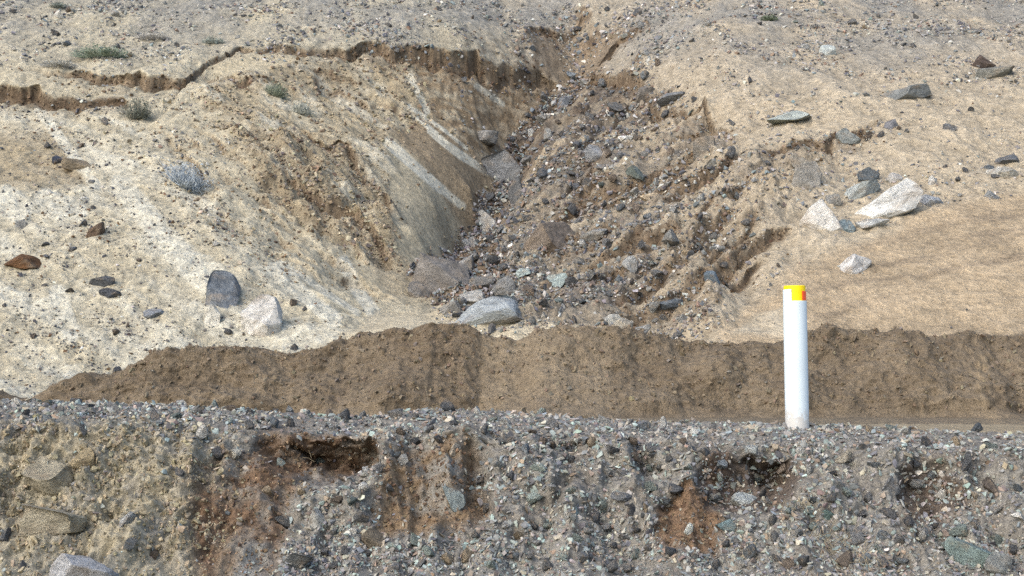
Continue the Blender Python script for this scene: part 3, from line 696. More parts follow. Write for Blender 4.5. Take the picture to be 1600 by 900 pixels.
wb = np.clip(am, 0, 1) * (bP > -60) * (bP < 1660) * (1 + 1.2 * (np.abs(s - 0.30) < 0.06)) * (s > 0.22); wb = (wb * np.abs(np.gradient(bQ, axis=0))).ravel(); wb /= wb.sum()
i = r.choice(wb.size, 3600, p=wb); c = berm_co.reshape(-1, 3)[i]; sz = lsize(r, len(c), 2.8, 14, 2.4) * c[:, 1] / F
stone_stuff('berm_clods', c, berm_n.reshape(-1, 3)[i], sz, pal(r, len(c), [((116, 101, 83), 4), ((108, 93, 75), 4), ((124, 109, 89), 3), ((116, 108, 99), 1)], 0.10), M_clod, 0.7, 0.12)

# ------------------------------------------------------------------ single stones
VAR = [rock_me('stone_form', 900 + k, sub=2, cuts=10, depth=(0.25, 0.62), rough=0.03) for k in range(14)]
hull_var = []
for hv, hf in HULLS[:14]:
    me = bpy.data.meshes.new('stone_form'); lo, hi = hv.min(0), hv.max(0)
    fill_mesh(me, (hv - (lo + hi) / 2) / ((hi - lo) / 2), hf, None, False); me.materials.append(M_rock); hull_var.append(me)
COLN = {'grey': (118, 117, 117), 'dark grey': (98, 99, 102), 'pale grey': (160, 158, 154), 'blue-grey': (120, 126, 131), 'greenish grey': (134, 144, 138), 'white': (214, 208, 198), 'brown': (116, 103, 92), 'tan': (170, 150, 124)}
def place(name, me, pos, nrm, dims, rot, colour, label, cat, group=None):
    o = link(name, me, None)
    o.matrix_world = Matrix.Translation(Vector(pos)) @ rot.to_4x4() @ Matrix.Diagonal(Vector(tuple(dims) + (1,)))
    o.color = tuple(lin(*colour, K * 1.5)) + (1,)
    return tag(o, label, cat, group)
def frame_of(nv):
    return Vector(nv).to_track_quat('Z', 'Y').to_matrix()
taken = []
def free(px, py, rad):
    for a, b, q_ in taken:
        if (a - px) ** 2 + (b - py) ** 2 < (0.55 * (rad + q_)) ** 2: return False
    taken.append((px, py, rad)); return True

# boulders one can name: px, py, width, height, tilt in view (deg), colour, form seed, label
BOULDERS = [
 (342, 453, 66, 60, 20, (118, 122, 127), 1, 'dark blue-grey angular boulder standing on the pale sand slope'),
 (415, 497, 70, 66, -25, (208, 200, 190), 2, 'white-crusted boulder with a grey underside next to the dark blue-grey boulder'),
 (334, 494, 26, 34, -10, (214, 206, 190), 3, 'small white rock just below the dark blue-grey boulder'),
 (38, 407, 56, 22, 3, (112, 78, 50), 4, 'rusty brown crumbling lump on the palest sand'),
 (692, 436, 84, 66, -10, (124, 117, 111), 5, 'largest grey-brown boulder jammed in the gully mouth'),
 (763, 484, 96, 40, 12, (158, 162, 164), 6, 'broad pale grey boulder with sloping faces at the foot of the gully'),
 (784, 262, 46, 52, 40, (132, 132, 134), 7, 'tall grey boulder lodged against the brown gully wall'),
 (757, 212, 40, 18, 0, (142, 138, 134), 8, 'flat grey boulder half buried high on the gully wall'),
 (1281, 338, 62, 54, 0, (216, 208, 198), 9, 'white pyramid-shaped boulder on tan sand'),
 (1378, 318, 106, 50, 22, (212, 208, 202), 10, 'long white boulder, biggest of the white rocks on the sand'),
 (1320, 351, 22, 24, 55, (124, 140, 148), 11, 'smooth blue-grey cobble between the two big white boulders'),
 (1342, 297, 54, 24, 26, (178, 182, 180), 12, 'streaked grey and white slab leaning above the long white boulder'),
 (1452, 311, 34, 22, 15, (176, 178, 182), 13, 'pale grey rock off the thin end of the long white boulder'),
 (1352, 271, 32, 20, 10, (98, 104, 108), 14, 'dark grey rock above the streaked slab'),
 (1257, 277, 44, 38, 15, (150, 144, 136), 15, 'grey block with a hollow top below the soil step'),
 (1249, 252, 24, 28, 60, (158, 150, 138), 16, 'upright tan-grey rock leaning on the block with a hollow top'),
 (1334, 410, 44, 28, 30, (210, 204, 198), 17, 'white powdery rock sunk in smooth sand'),
 (1537, 96, 36, 24, 5, (104, 90, 84), 18, 'dark brown rounded boulder on the upper slope'),
 (1556, 110, 46, 22, 12, (126, 124, 116), 19, 'low grey-green boulder beside the dark brown rounded one'),
 (1416, 144, 62, 24, 16, (126, 128, 127), 20, 'long dark grey rock lying alone on upper tan sand'),
 (1236, 182, 62, 16, 10, (166, 172, 166), 21, 'flat pale greenish rock level with the sand'),
 (1052, 152, 46, 16, 8, (128, 128, 130), 22, 'flat dark grey rock on the sand above the rubble slope'),
 (1293, 78, 24, 18, 0, (186, 192, 190), 23, 'pale rock standing out among the small grey stones'),
 (1390, 194, 20, 18, 0, (134, 132, 136), 24, 'round grey stone beyond the upper end of the soil step'),
 (1484, 197, 19, 12, 0, (120, 120, 122), 25, 'small square grey stone alone on tan sand'),
 (1328, 212, 34, 22, -10, (136, 140, 138), 26, 'flat grey rock perched on the lip of the soil step'),
 (955, 500, 22, 24, 40, (190, 184, 172), 27, 'pale stone topping the small heap behind the berm'),
 (972, 512, 30, 30, -20, (186, 174, 156), 28, 'cream stone in the small heap behind the berm'),
 (1001, 517, 30, 16, 15, (166, 164, 160), 29, 'flat grey stone at the edge of the small heap behind the berm'),
 (863, 441, 36, 24, 30, (164, 176, 172), 30, 'pale green wedge-shaped rock on the rubble slope'),
 (1052, 471, 34, 16, 20, (124, 130, 136), 31, 'blue-grey slab tilted on the lower rubble slope'),
 (1112, 431, 20, 20, 20, (116, 130, 142), 32, 'rounded blue stone where rubble meets smooth sand'),
 (752, 344, 32, 34, 50, (168, 164, 158), 33, 'pale leaning rock in the narrow part of the gully bed'),
 (735, 376, 34, 22, 10, (160, 156, 150), 34, 'pale blocky rock under the leaning rock in the gully bed'),
 (735, 465, 32, 24, 30, (178, 172, 164), 35, 'cream rock wedged between the two boulders at the gully mouth'),
 (1010, 150, 26, 26, 0, (128, 120, 112), 36, 'grey-brown block sticking out of the reddish soil edge'),
 (930, 366, 30, 20, 35, (146, 144, 140), 37, 'pale grey rock midway up the rubble slope'),
 (92, 248, 19, 15, 0, (70, 76, 92), 38, 'small dark blue stone on the damp sand'),
 (122, 256, 38, 22, -20, (140, 124, 102), 39, 'lumpy brown stone heap next to the dark blue stone'),
 (35, 350, 20, 14, 0, (140, 138, 134), 40, 'round grey stone on bright pale sand'),
 (152, 358, 24, 26, -30, (120, 98, 80), 41, 'upright brown clod on bright pale sand'),
 (160, 440, 34, 18, 5, (92, 94, 98), 42, 'dark stone of the pair lying on pale sand'),
 (173, 457, 30, 15, 0, (84, 86, 92), 43, 'flat dark stone below its twin on pale sand'),
 (242, 488, 32, 17, -15, (150, 152, 156), 44, 'split grey and white stone on the low sand slope'),
 (862, 366, 70, 46, 25, (128, 114, 102), 45, 'big grey-brown outcrop rock set into the rubble slope'),
 (1100, 228, 34, 30, 20, (132, 124, 114), 46, 'grey knob of rock in the upper rubble slope'),
 (925, 240, 28, 24, 40, (140, 140, 142), 47, 'grey rock on the reddish soil above the gully bed'),
 (880, 160, 30, 22, 40, (120, 124, 132), 48, 'blue-grey rock in the head of the gully'),
 (905, 415, 26, 22, 10, (134, 128, 120), 49, 'square grey stone on the lower rubble slope'),
 (655, 452, 34, 28, 10, (134, 126, 118), 81, 'grey-brown rock at the pale sand side of the gully mouth'),
 (726, 418, 36, 30, 25, (146, 142, 137), 82, 'grey rock resting on top of the largest gully mouth boulder'),
 (752, 436, 30, 24, -15, (128, 124, 120), 83, 'dark grey rock behind the cream rock at the gully mouth'),
 (704, 480, 32, 20, 5, (152, 146, 138), 84, 'flat pale rock in front of the largest gully mouth boulder'),
 (782, 446, 34, 24, 20, (138, 136, 134), 85, 'grey block above the broad pale grey boulder'),
 (1364, 347, 44, 14, 8, (200, 200, 198), 51, 'low white slab under the long white boulder'),
 (1302, 312, 22, 16, 0, (150, 146, 140), 52, 'grey stone between the white pyramid and the streaked slab'),
 (1236, 305, 20, 14, 0, (152, 142, 134), 53, 'tan stone just above the white pyramid boulder'),
 (1400, 276, 24, 16, 10, (190, 184, 178), 54, 'pale stone upslope of the long white boulder'),
 (1456, 280, 22, 15, 20, (206, 202, 196), 55, 'small white stone upslope of the pale grey rock'),
 (1574, 270, 28, 22, 10, (178, 172, 160), 56, 'cream stone in the stone heap at the edge of smooth sand'),
 (1556, 268, 22, 20, -15, (196, 190, 180), 57, 'pale stone in the stone heap at the edge of smooth sand'),
 (1572, 248, 30, 14, 5, (112, 114, 118), 58, 'dark flat stone topping the heap at the edge of smooth sand'),
 (1548, 303, 24, 14, 5, (146, 148, 150), 59, 'grey stone below the heap at the edge of smooth sand'),
 (1272, 246, 30, 22, 20, (150, 130, 108), 60, 'tan block fallen from the soil step'),
 (815, 424, 22, 12, 15, (170, 182, 178), 50, 'thin pale green stone near the gully mouth'),
]
def boulder(px, py, wpx, hpx, tilt, colour, seed, label, Pg, Qg, cog, ng, name='boulder', cat='boulder', sink=0.14, **kw):
    i = hit(Pg, Qg, cog, px, py + 0.22 * hpx)
    base = cog.reshape(-1, 3)[i]; nv = ng.reshape(-1, 3)[i]
    sc = base[1] / F
    W = wpx * sc / 2 * 1.2; H = hpx * sc / 2 * 1.32
    me = rock_me(name, 3000 + seed, sub=4 if wpx > 40 else 3, smooth=False, **kw)
    pos = base + [0, 0.10 * W, (0.22 - sink) * 2 * H]
    rot = (Matrix.Rotation(math.radians(-tilt), 3, 'Y') @ Matrix.Rotation(math.radians((seed * 37) % 40 - 20), 3, 'Z'))
    # undo what the tilt does to width and height
    c2, s2 = math.cos(math.radians(tilt)) ** 2, math.sin(math.radians(tilt)) ** 2
    det = c2 - s2
    a = W; b = H
    if det > 0.3:
        a = math.sqrt(max((W * W * c2 - H * H * s2) / det, (0.85 * W) ** 2)); b = math.sqrt(max((H * H * c2 - W * W * s2) / det, (0.88 * H) ** 2))
    free(px, py, max(wpx, hpx) * 0.9)
    return place(name, me, pos, nv, (a, 0.85 * max(a, b), b), rot, colour, label, cat)
for b in BOULDERS: boulder(*b, hill_P, hill_Q, hill_co, hill_n, peak={9: 4, 6: 3, 30: 4}.get(b[6], 0))
# grit and fallen bits gathered round each boulder
r = np.random.default_rng(91); pts, nrs, szs = [], [], []
for o in [o for o in C.objects if o.name.startswith('boulder')]:
    R0 = max(o.scale.x, o.scale.y)
    for k in range(int(8 + 14 * R0)):
        a = r.uniform(0, 6.283); rr = R0 * r.uniform(0.75, 1.5) ; x, y = o.location.x + rr * math.cos(a), o.location.y + rr * math.sin(a) * 0.8
        iy = min(np.searchsorted(y_rows, y), len(y_rows) - 1); ix = min(np.searchsorted(t_cols, x / y), len(t_cols) - 1)
        pts.append(hill_co[iy, ix]); nrs.append(hill_n[iy, ix]); szs.append(lsize(r, 1, 2.6, 10, 2.3)[0] * y / F)
stone_stuff('boulder_grit', np.array(pts), np.array(nrs), np.array(szs), pal(r, len(pts), GREYS + SANDY), M_stone, 0.5)
FORE = [
 (78, 745, 72, 44, -12, (178, 166, 142), 161, 'cracked slab of dry clay on the lumpy clay bank', 'clay_slab', 'clay slab'),
 (82, 808, 84, 40, 3, (182, 170, 146), 162, 'flat-topped block of dry clay, lower of the two on the bank', 'clay_block', 'clay block'),
 (125, 892, 96, 50, 5, (186, 184, 185), 175, 'whitish grey boulder buried in the clay bank', 'boulder', 'boulder'),
 (130, 714, 38, 26, 0, (176, 156, 122), 64, 'rounded clay clod above the cracked clay slab', 'clay_clod', 'clay clod'),
 (1392, 758, 26, 26, 0, (146, 146, 148), 65, 'round grey cobble in the bank next to the dark hole', 'cobble', 'cobble'),
 (1160, 780, 32, 20, -12, (198, 202, 200), 66, 'white oval cobble at the bottom of the dark notch', 'cobble', 'cobble'),
 (1295, 803, 22, 14, 0, (118, 142, 138), 67, 'green square pebble in the bank below the marker post', 'cobble', 'cobble'),
 (1136, 818, 26, 20, -40, (124, 146, 150), 68, 'pointed green-blue stone below the dark notch', 'cobble', 'cobble'),
 (1520, 874, 56, 42, -15, (138, 156, 152), 69, 'large green block of stone in the gravel at the bank foot', 'boulder', 'boulder'),
 (1560, 880, 40, 26, -10, (150, 150, 144), 70, 'grey stone touching the large green block', 'cobble', 'cobble'),
 (711, 776, 24, 32, 20, (138, 148, 148), 71, 'upright green-grey stone in the brown soil of the bank', 'cobble', 'cobble'),
 (490, 811, 28, 26, 10, (206, 202, 194), 72, 'white blocky stone in dark gravel below the hollow', 'cobble', 'cobble'),
 (463, 875, 46, 24, 45, (116, 118, 118), 73, 'long grey slab tilted up at the bank foot', 'cobble', 'cobble'),
 (711, 700, 15, 18, 0, (196, 182, 164), 74, 'small cream stone near the crest of the gravel bank', 'cobble', 'cobble'),
 (775, 858, 15, 20, -20, (206, 206, 200), 75, 'small white stone among pebbles at the bank foot', 'cobble', 'cobble'),
 (965, 824, 14, 18, 20, (208, 202, 192), 76, 'small white egg-shaped stone low on the bank', 'cobble', 'cobble'),
 (585, 843, 34, 24, -50, (126, 114, 98), 77, 'brown slab leaning in the gravel at the bank foot', 'cobble', 'cobble'),
 (368, 711, 16, 14, 0, (206, 198, 182), 78, 'small white stone at the edge of the red-brown hollow', 'cobble', 'cobble'),
 (1320, 712, 24, 14, 5, (196, 184, 166), 79, 'cream flat stone in the bank beside the marker post', 'cobble', 'cobble'),
 (1175, 700, 18, 14, -10, (176, 180, 178), 80, 'pale round stone above the dark notch', 'cobble', 'cobble'),
]
for (px, py, wp, hp, ti, colr, sd_, lb, nm, ct) in FORE:
    boulder(px, py, wp, hp, ti, colr, sd_, lb, bank_P, bank_Q, bank_co, bank_n, name=nm, cat=ct, sink=0.08, cuts=14, depth=(0.25, 0.62), rough=0.045)

def singles(r, n, weight, ar, co_, n_, P_, Q_, lo, hi, power, palette, where, name, cat, group, tilt=0.35, sink=0.12, forms=VAR):
    wgt = (ar * weight).ravel(); wgt /= wgt.sum()
    cand = r.choice(wgt.size, n * 6, p=wgt); k = 0
    names = list(palette); pw = np.array([palette[q_] for q_ in names], float); pw /= pw.sum()
    for i in cand:
        if k >= n: break
        px, py = P_.ravel()[i], Q_.ravel()[i]
        if not (4 < px < 1596 and 4 < py < 892): continue
        size = float(lsize(r, 1, lo, hi, power)[0])
        if not free(px, py, size): continue
        pos = co_.reshape(-1, 3)[i]; nv = n_.reshape(-1, 3)[i]
        cn = names[r.choice(len(names), p=pw)]
        spot = where(px, py)
        S = size * pos[1] / F / 2
        flat = r.uniform(0.48, 0.9)
        shape = 'flat' if flat < 0.58 else ('blocky' if flat > 0.74 else 'angular')
        rot = frame_of(nv) @ Euler((r.normal(0, tilt), r.normal(0, tilt), r.uniform(0, 6.28))).to_matrix()
        jit = math.exp(r.normal(0, 0.10))
        place(name, forms[r.integers(len(forms))], pos + nv * S * (flat - 2 * sink), nv, (S * r.uniform(0.9, 1.15), S * r.uniform(0.65, 0.95), S * flat), rot,
              [min(245, c_ * jit) for c_ in COLN[cn]], f'{cn} {shape} {cat} {spot}', cat, f'{cn} {shape} {cat}s {spot}')
        k += 1
r = np.random.default_rng(77)
taken += [(1190, 662, 90), (1290, 662, 60)]
def spot_of(marks, default):
    def f(px, py):
        best = min(marks, key=lambda m_: math.hypot(m_[0] - px, m_[1] - py) / m_[2])
        return best[3] if math.hypot(best[0] - px, best[1] - py) < best[2] else default(px, py)
    return f
at_bank = spot_of([(1246, 700, 60, 'at the foot of the marker post'), (520, 700, 80, 'beside the dark hollow in the bank'), (1165, 760, 85, 'in the dark notch of the bank'), (1455, 765, 75, 'around the dark hole in the bank'), (680, 770, 85, 'on the orange-brown soil pocket of the bank'), (1520, 870, 90, 'near the large green block in the bank'),
                   (380, 820, 90, 'on the red-brown soil of the bank'), (465, 870, 60, 'beside the long tilted slab in the bank'), (1075, 820, 60, 'by the small rusty soil patch in the bank'), (1310, 860, 70, 'among dry straw at the bank foot'), (100, 780, 150, 'among clay lumps near the clay blocks')],
                  lambda px, py: 'along the crest of the gravel bank' if py < 705 else ('in the gravel at the foot of the bank' if py > 830 else 'bedded in the face of the gravel bank'))
at_bed = spot_of([(692, 436, 75, 'around the largest boulder of the gully mouth'), (763, 484, 60, 'behind the broad pale boulder of the gully mouth'), (745, 350, 60, 'by the pale leaning rock in the gully bed'), (784, 262, 60, 'by the tall grey boulder in the gully bed'), (880, 130, 70, 'in the narrow head of the gully')], lambda px, py: 'in the rubble of the gully bed')
at_rub = spot_of([(863, 441, 70, 'near the pale green wedge on the rubble slope'), (862, 366, 60, 'by the big outcrop rock of the rubble slope'), (972, 512, 70, 'around the small heap behind the berm'), (1052, 471, 60, 'near the tilted blue-grey slab'), (1112, 431, 60, 'where rubble meets smooth sand'), (1100, 228, 70, 'near the grey knob in the upper rubble slope'), (950, 150, 80, 'below the reddish soil edge')], lambda px, py: 'on the brown rubble slope beside the gully')
at_up = spot_of([(160, 80, 90, 'near the low green shrub on the upper slope'), (1537, 100, 80, 'near the dark brown rounded boulder'), (1416, 144, 70, 'near the long dark grey rock'), (1293, 78, 80, 'around the pale rock on the stony slope'), (1236, 182, 70, 'near the flat greenish rock'), (930, 40, 90, 'above the head of the gully'), (600, 40, 130, 'on the ground above the slide rim')], lambda px, py: 'on the open stony slope above the gully')
at_low = spot_of([(342, 470, 80, 'around the dark blue-grey boulder'), (38, 407, 70, 'near the rusty brown lump'), (165, 448, 60, 'beside the pair of dark stones'), (290, 275, 80, 'near the blue-grey shrub'), (100, 250, 70, 'near the small dark blue stone')], lambda px, py: 'scattered on the pale sand slope')
at_mid = spot_of([(1330, 330, 90, 'beside the big white boulders'), (1257, 275, 50, 'by the block with a hollow top'), (1280, 225, 70, 'along the soil step')], lambda px, py: 'lying alone on tan sand')
bankpal = {'grey': 5, 'dark grey': 4, 'pale grey': 3, 'blue-grey': 3, 'greenish grey': 4, 'white': 1.2, 'brown': 2, 'tan': 2}
hillpal = {'grey': 5, 'dark grey': 4, 'pale grey': 3, 'blue-grey': 1.5, 'greenish grey': 1, 'white': 1, 'brown': 1.5, 'tan': 1}
singles(r, 250, w_bank, areab, bank_co, bank_n, bank_P, bank_Q, 15, 32, 3.0, bankpal, at_bank, 'gravel_stone', 'stone', 'stones of the gravel bank', 0.6, 0.10)
singles(r, 95, z_bed, area, hill_co, hill_n, hill_P, hill_Q, 13, 44, 2.3, {'grey': 5, 'dark grey': 4, 'pale grey': 4, 'blue-grey': 2, 'brown': 2}, at_bed, 'gully_rock', 'rock', 'rocks of the gully bed', 0.6, 0.08)
singles(r, 135, w_rw * (1.4 - sstep(850, 1150, hill_P)), area, hill_co, hill_n, hill_P, hill_Q, 11, 34, 2.6, hillpal, at_rub, 'rubble_rock', 'rock', 'rocks of the rubble slope', 0.5)
singles(r, 75, w_up, area, hill_co, hill_n, hill_P, hill_Q, 8, 16, 3.0, hillpal, at_up, 'slope_stone', 'stone', 'stones of the upper slope', 0.3)
singles(r, 35, z_lowL, area, hill_co, hill_n, hill_P, hill_Q, 9, 18, 2.6, {'grey': 4, 'dark grey': 5, 'brown': 3, 'white': 2}, at_low, 'sand_stone', 'stone', 'stones of the pale sand slope', 0.3)
singles(r, 28, w_mid, area, hill_co, hill_n, hill_P, hill_Q, 9, 18, 2.6, hillpal, at_mid, 'sand_stone', 'stone', 'stones near the white boulders', 0.3)

# ------------------------------------------------------------------ marker post
i = hit(bank_P, bank_Q, bank_co, 1246, 668)
pb = bank_co.reshape(-1, 3)[i].copy()
sc = pb[1] / F
Rp = 36.5 * sc / 2; Hp = 218 * sc
post = bpy.data.objects.new('marker_post', None); C.objects.link(post); post.location = pb; post.rotation_euler = (0, -0.009, 0)
tag(post, 'white cylindrical marker post with a yellow top band standing on the gravel crest', 'marker post')
M_white = plain_mat('white_plastic', lin(200, 214, 222), 0.45, 0.05, 3.0)
t_ = M_white.node_tree; b_ = t_.nodes['Principled BSDF']
old = b_.inputs['Base Color'].links[0].from_socket
tc_ = N(t_, 'ShaderNodeTexCoord'); sx_ = N(t_, 'ShaderNodeSeparateXYZ'); t_.links.new(tc_.outputs['Object'], sx_.inputs[0])
nz_ = N(t_, 'ShaderNodeTexNoise', Scale=22.0, Detail=6.0, Roughness=0.7); t_.links.new(tc_.outputs['Object'], nz_.inputs['Vector'])
m1_ = N(t_, 'ShaderNodeMapRange'); m1_.inputs[1].default_value = 0.0; m1_.inputs[2].default_value = 0.22; m1_.inputs[3].default_value = 0.42; m1_.inputs[4].default_value = 0.0
t_.links.new(sx_.outputs['Z'], m1_.inputs[0])
ad_ = N(t_, 'ShaderNodeMath', operation='ADD'); t_.links.new(m1_.outputs[0], ad_.inputs[0]); t_.links.new(nz_.outputs['Fac'], ad_.inputs[1])
m2_ = N(t_, 'ShaderNodeMapRange'); m2_.inputs[1].default_value = 0.60; m2_.inputs[2].default_value = 0.80; m2_.inputs[3].default_value = 0.0; m2_.inputs[4].default_value = 0.55
t_.links.new(ad_.outputs[0], m2_.inputs[0])
mxd = N(t_, 'ShaderNodeMix', data_type='RGBA'); t_.links.new(m2_.outputs[0], mxd.inputs['Factor']); t_.links.new(old, mxd.inputs[6]); mxd.inputs[7].default_value = (0.40, 0.33, 0.25, 1)
t_.links.new(mxd.outputs[2], b_.inputs['Base Color'])
M_yel = plain_mat('yellow_plastic', lin(246, 214, 0), 0.5, 0.12, 20.0)
M_red = plain_mat('red_reflector', lin(238, 84, 40), 0.35, 0.08, 30.0)
def tube(name, r0, r1, z0, ztop, mat, a0=0.0, a1=2 * math.pi, seg=64, cap=False):
    """tube with an inner wall; ztop may depend on the angle"""
    bm = bmesh.new(); rings = []
    closed = abs(a1 - a0 - 2 * math.pi) < 1e-6
    n_ = seg if closed else seg + 1
    for k in range(n_):
        a = a0 + (a1 - a0) * k / seg
        zt = ztop(a) if callable(ztop) else ztop
        bev = min(0.004, (r0 - r1) * 0.4)
        rings.append([bm.verts.new((rr * math.cos(a), rr * math.sin(a), z)) for rr, z in ((r0, z0), (r0, zt - bev), (r0 - bev, zt), (r1, zt), (r1, z0))])
    for k in range(n_ if closed else n_ - 1):
        A_, B_ = rings[k], rings[(k + 1) % n_]
        for j in range(5): bm.faces.new((A_[j], B_[j], B_[(j + 1) % 5], A_[(j + 1) % 5]))
    if not closed:
        bm.faces.new(rings[0]); bm.faces.new(rings[-1][::-1])
    if cap:
        bm.faces.new([rr[3] for rr in rings])
    bmesh.ops.recalc_face_normals(bm, faces=bm.faces)
    me = bpy.data.meshes.new(name); bm.to_mesh(me); bm.free()
    for p in me.polygons: p.use_smooth = True
    try: me.set_sharp_from_angle(angle=math.radians(35))
    except Exception: pass
    return link(name, me, mat, post)
# sleeve with a notch cut from its rim: the notch faces the road
AN0, AN1 = math.radians(-118), math.radians(4)
def sleeve_top(a):
    a = (a + math.pi) % (2 * math.pi) - math.pi
    return Hp * (198 / 218) if AN0 <= a <= AN1 else Hp * (216 / 218)
tube('sleeve', Rp, Rp - 0.006, -0.25, sleeve_top, M_white, seg=256)
tube('inner_band', Rp - 0.007, Rp - 0.016, Hp * 0.80, Hp * (222 / 218), M_yel, cap=False)
tube('reflector', Rp - 0.0035, Rp - 0.0065, Hp * (199 / 218), Hp * (213 / 218), M_red, math.radians(-60), math.radians(3), seg=16)
tube('end_cap', Rp - 0.017, 0.002, Hp * (205 / 218), Hp * (212 / 218), M_yel, seg=48)

# ------------------------------------------------------------------ desert shrubs
def strands(r, n, w, h, d, thick, droop, seg=4):
    vs, fs = [], []
    for k in range(n):
        a = r.uniform(0, 2 * math.pi); rad = math.sqrt(r.random())
        base = np.array([rad * w * 0.55 * math.cos(a), rad * d * 0.55 * math.sin(a), -0.02])
        tip = np.array([w * rad * math.cos(a) * r.uniform(.7, 1.15), d * rad * math.sin(a) * r.uniform(.7, 1.15), h * (1 - 0.55 * rad ** 2) * r.uniform(0.55, 1.1)])
        bend = r.normal(0, droop, 3) * [1, 1, .4]
        prev = None
        for j in range(seg + 1):
            t = j / seg
            p = base + (tip - base) * t + bend * math.sin(t * math.pi) - np.array([0, 0, droop * 0.8]) * t * t
            rr = thick * (1 - 0.7 * t)
            side = np.array([math.cos(a + 1.57), math.sin(a + 1.57), 0]) * rr
            up = np.array([math.cos(a) * .5, math.sin(a) * .5, 1.0]) * rr
            ring = [len(vs), len(vs) + 1, len(vs) + 2]; vs += [p - side, p + side, p + up]
            if prev:
                for m_ in range(3):
                    q0, q1 = prev[m_], prev[(m_ + 1) % 3]; r0, r1 = ring[m_], ring[(m_ + 1) % 3]
                    fs += [(q0, q1, r1), (q0, r1, r0)]
            prev = ring
    return np.array(vs), np.array(fs)
def leaves(r, n, w, h, d, size):
    vs, fs = [], []
    for k in range(n):
        a = r.uniform(0, 2 * math.pi); rad = math.sqrt(r.random()); zt = r.uniform(0.15, 1) * h * (1 - 0.6 * rad ** 2)
        p = np.array([w * rad * math.cos(a), d * rad * math.sin(a), zt]); e1 = r.normal(size=3); e1 /= np.linalg.norm(e1); e2 = np.cross(e1, r.normal(size=3)); e2 /= np.linalg.norm(e2)
        s_ = size * r.uniform(0.6, 1.3); b0 = len(vs)
        vs += [p - e1 * s_, p + e2 * s_ * .35, p + e1 * s_, p - e2 * s_ * .35]; fs += [(b0, b0 + 1, b0 + 2), (b0, b0 + 2, b0 + 3)]
    return np.array(vs), np.array(fs)
SHRUBS = [(290, 276, 78, 50, -35, (142, 150, 158), (150, 158, 164), 'blue-grey twiggy shrub sprawling on the sand slope below the soil edge'),
          (217, 168, 36, 44, 0, (96, 98, 88), (112, 118, 104), 'dark grey-green shrub hanging off the end of the soil edge'),
          (160, 80, 84, 22, 0, (110, 122, 104), (104, 126, 104), 'low green shrub spread flat on the stony slope'),
          (92, 98, 52, 12, 0, (150, 146, 138), (146, 146, 140), 'dry grey shrub flattened on the slope near the low green shrub'),
          (430, 138, 32, 28, -20, (112, 118, 100), (116, 128, 104), 'small green shrub under the rim of the slide'),
          (470, 168, 34, 22, -20, (150, 150, 140), (150, 152, 142), 'small grey shrub below the green one under the rim'),
          (335, 62, 32, 12, 0, (132, 136, 128), (122, 130, 120), 'small grey-green shrub on the slope above the rim'),
          (240, 56, 50, 13, 0, (158, 152, 146), (156, 152, 146), 'dry pale shrub lying flat on the stony slope above the rim'),
          (1203, 27, 26, 10, 0, (86, 98, 74), (84, 98, 72), 'tiny dark green shrub near the top of the slope'),
          (90, 8, 26, 10, 0, (110, 116, 108), (108, 116, 106), 'tiny grey-green shrub high on the stony slope')]
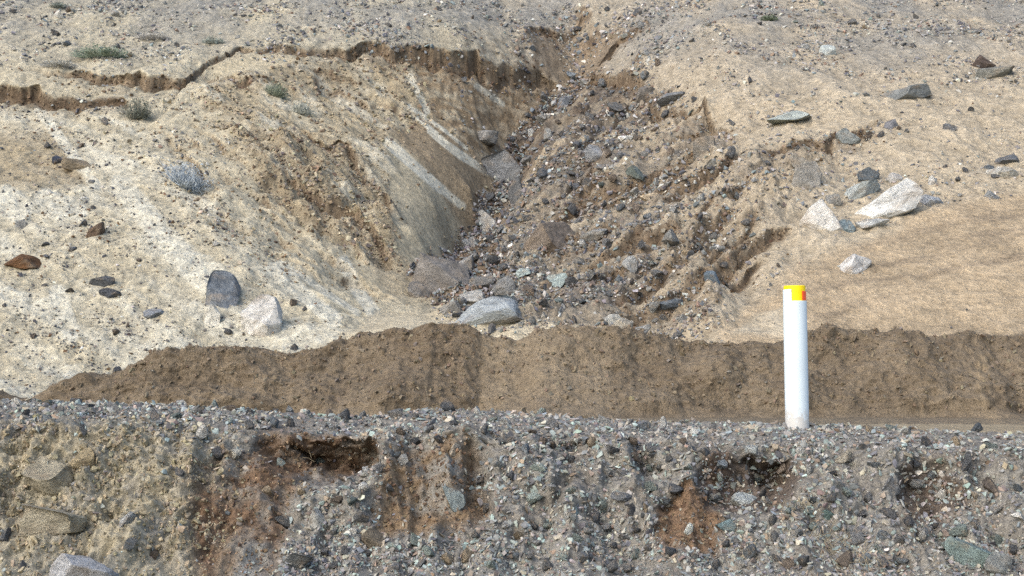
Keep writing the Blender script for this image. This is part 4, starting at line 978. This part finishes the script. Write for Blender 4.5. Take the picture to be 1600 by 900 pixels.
for k, (px, py, wp, hp, ti, c1, c2, lb) in enumerate(SHRUBS):
    i = hit(hill_P, hill_Q, hill_co, px, py + 0.35 * hp)
    base = hill_co.reshape(-1, 3)[i]; nv = Vector(hill_n.reshape(-1, 3)[i]); sc = base[1] / F
    r = np.random.default_rng(600 + k)
    root = bpy.data.objects.new('desert_shrub', None); C.objects.link(root); root.location = base
    root.rotation_euler = (0, math.radians(-ti), 0); tag(root, lb, 'shrub')
    W, H = 1.15 * wp * sc / 2, 1.1 * hp * sc
    v, f = strands(r, int(140 + 3 * wp), W * 1.1, H * 0.85, W * 0.8, 0.0045 + 0.00008 * wp, 0.20 * H, 5)
    me = bpy.data.meshes.new('twigs'); fill_mesh(me, v, f, None, False)
    link('twigs', me, plain_mat('shrub_twig', lin(*c1, K * 1.9), 0.9, 0.35, 9.0), root)
    v, f = leaves(r, int(120 + 2.5 * wp), W * 0.95, H * 0.9, W * 0.7, 0.030)
    me = bpy.data.meshes.new('leaves'); fill_mesh(me, v, f, None, False)
    link('leaves', me, plain_mat('shrub_leaf', lin(*c2, K * 1.7), 0.9, 0.35, 9.0), root)

# dry straw caught in the gravel
r = np.random.default_rng(5); vs, fs, off = [], [], 0
for (px, py, m_) in [(1300, 860, 46), (1330, 880, 24), (1275, 835, 20), (1050, 850, 12), (690, 640, 10), (470, 735, 8), (1240, 790, 14), (1460, 890, 10)]:
    i = hit(bank_P, bank_Q, bank_co, px, py); b0 = bank_co.reshape(-1, 3)[i]
    for k in range(m_):
        p = b0 + r.normal(0, 1, 3) * [0.10, 0.02, 0.05]; d = r.normal(size=3) * [1, .35, .8]; d /= np.linalg.norm(d); L = r.uniform(.04, .14); sd2 = np.cross(d, [0, 1, 0.2]); sd2 *= 0.0014 / (np.linalg.norm(sd2) + 1e-6)
        p = p + [0, -0.035, 0.02]; mid = p + [0, 0, r.uniform(-.015, .02)]
        a_, b_ = p - d * L / 2, p + d * L / 2
        o3 = np.array([0, -0.002, 0.001])
        vs += [a_ - sd2, a_ + sd2, mid - sd2, mid + sd2, b_ - sd2, b_ + sd2, a_ + o3, mid + o3, b_ + o3]
        fs += [(off + x, off + y, off + z) for x, y, z in ((0, 2, 7), (0, 7, 6), (6, 7, 3), (6, 3, 1), (2, 4, 8), (2, 8, 7), (7, 8, 5), (7, 5, 3), (0, 1, 3), (0, 3, 2), (2, 3, 5), (2, 5, 4))]; off += 9
me = bpy.data.meshes.new('dry_straw'); fill_mesh(me, np.array(vs), np.array(fs), None, False)
tag(link('dry_straw', me, plain_mat('straw', lin(190, 170, 136, K), 0.9, 0.3, 9.0)), kind='stuff')
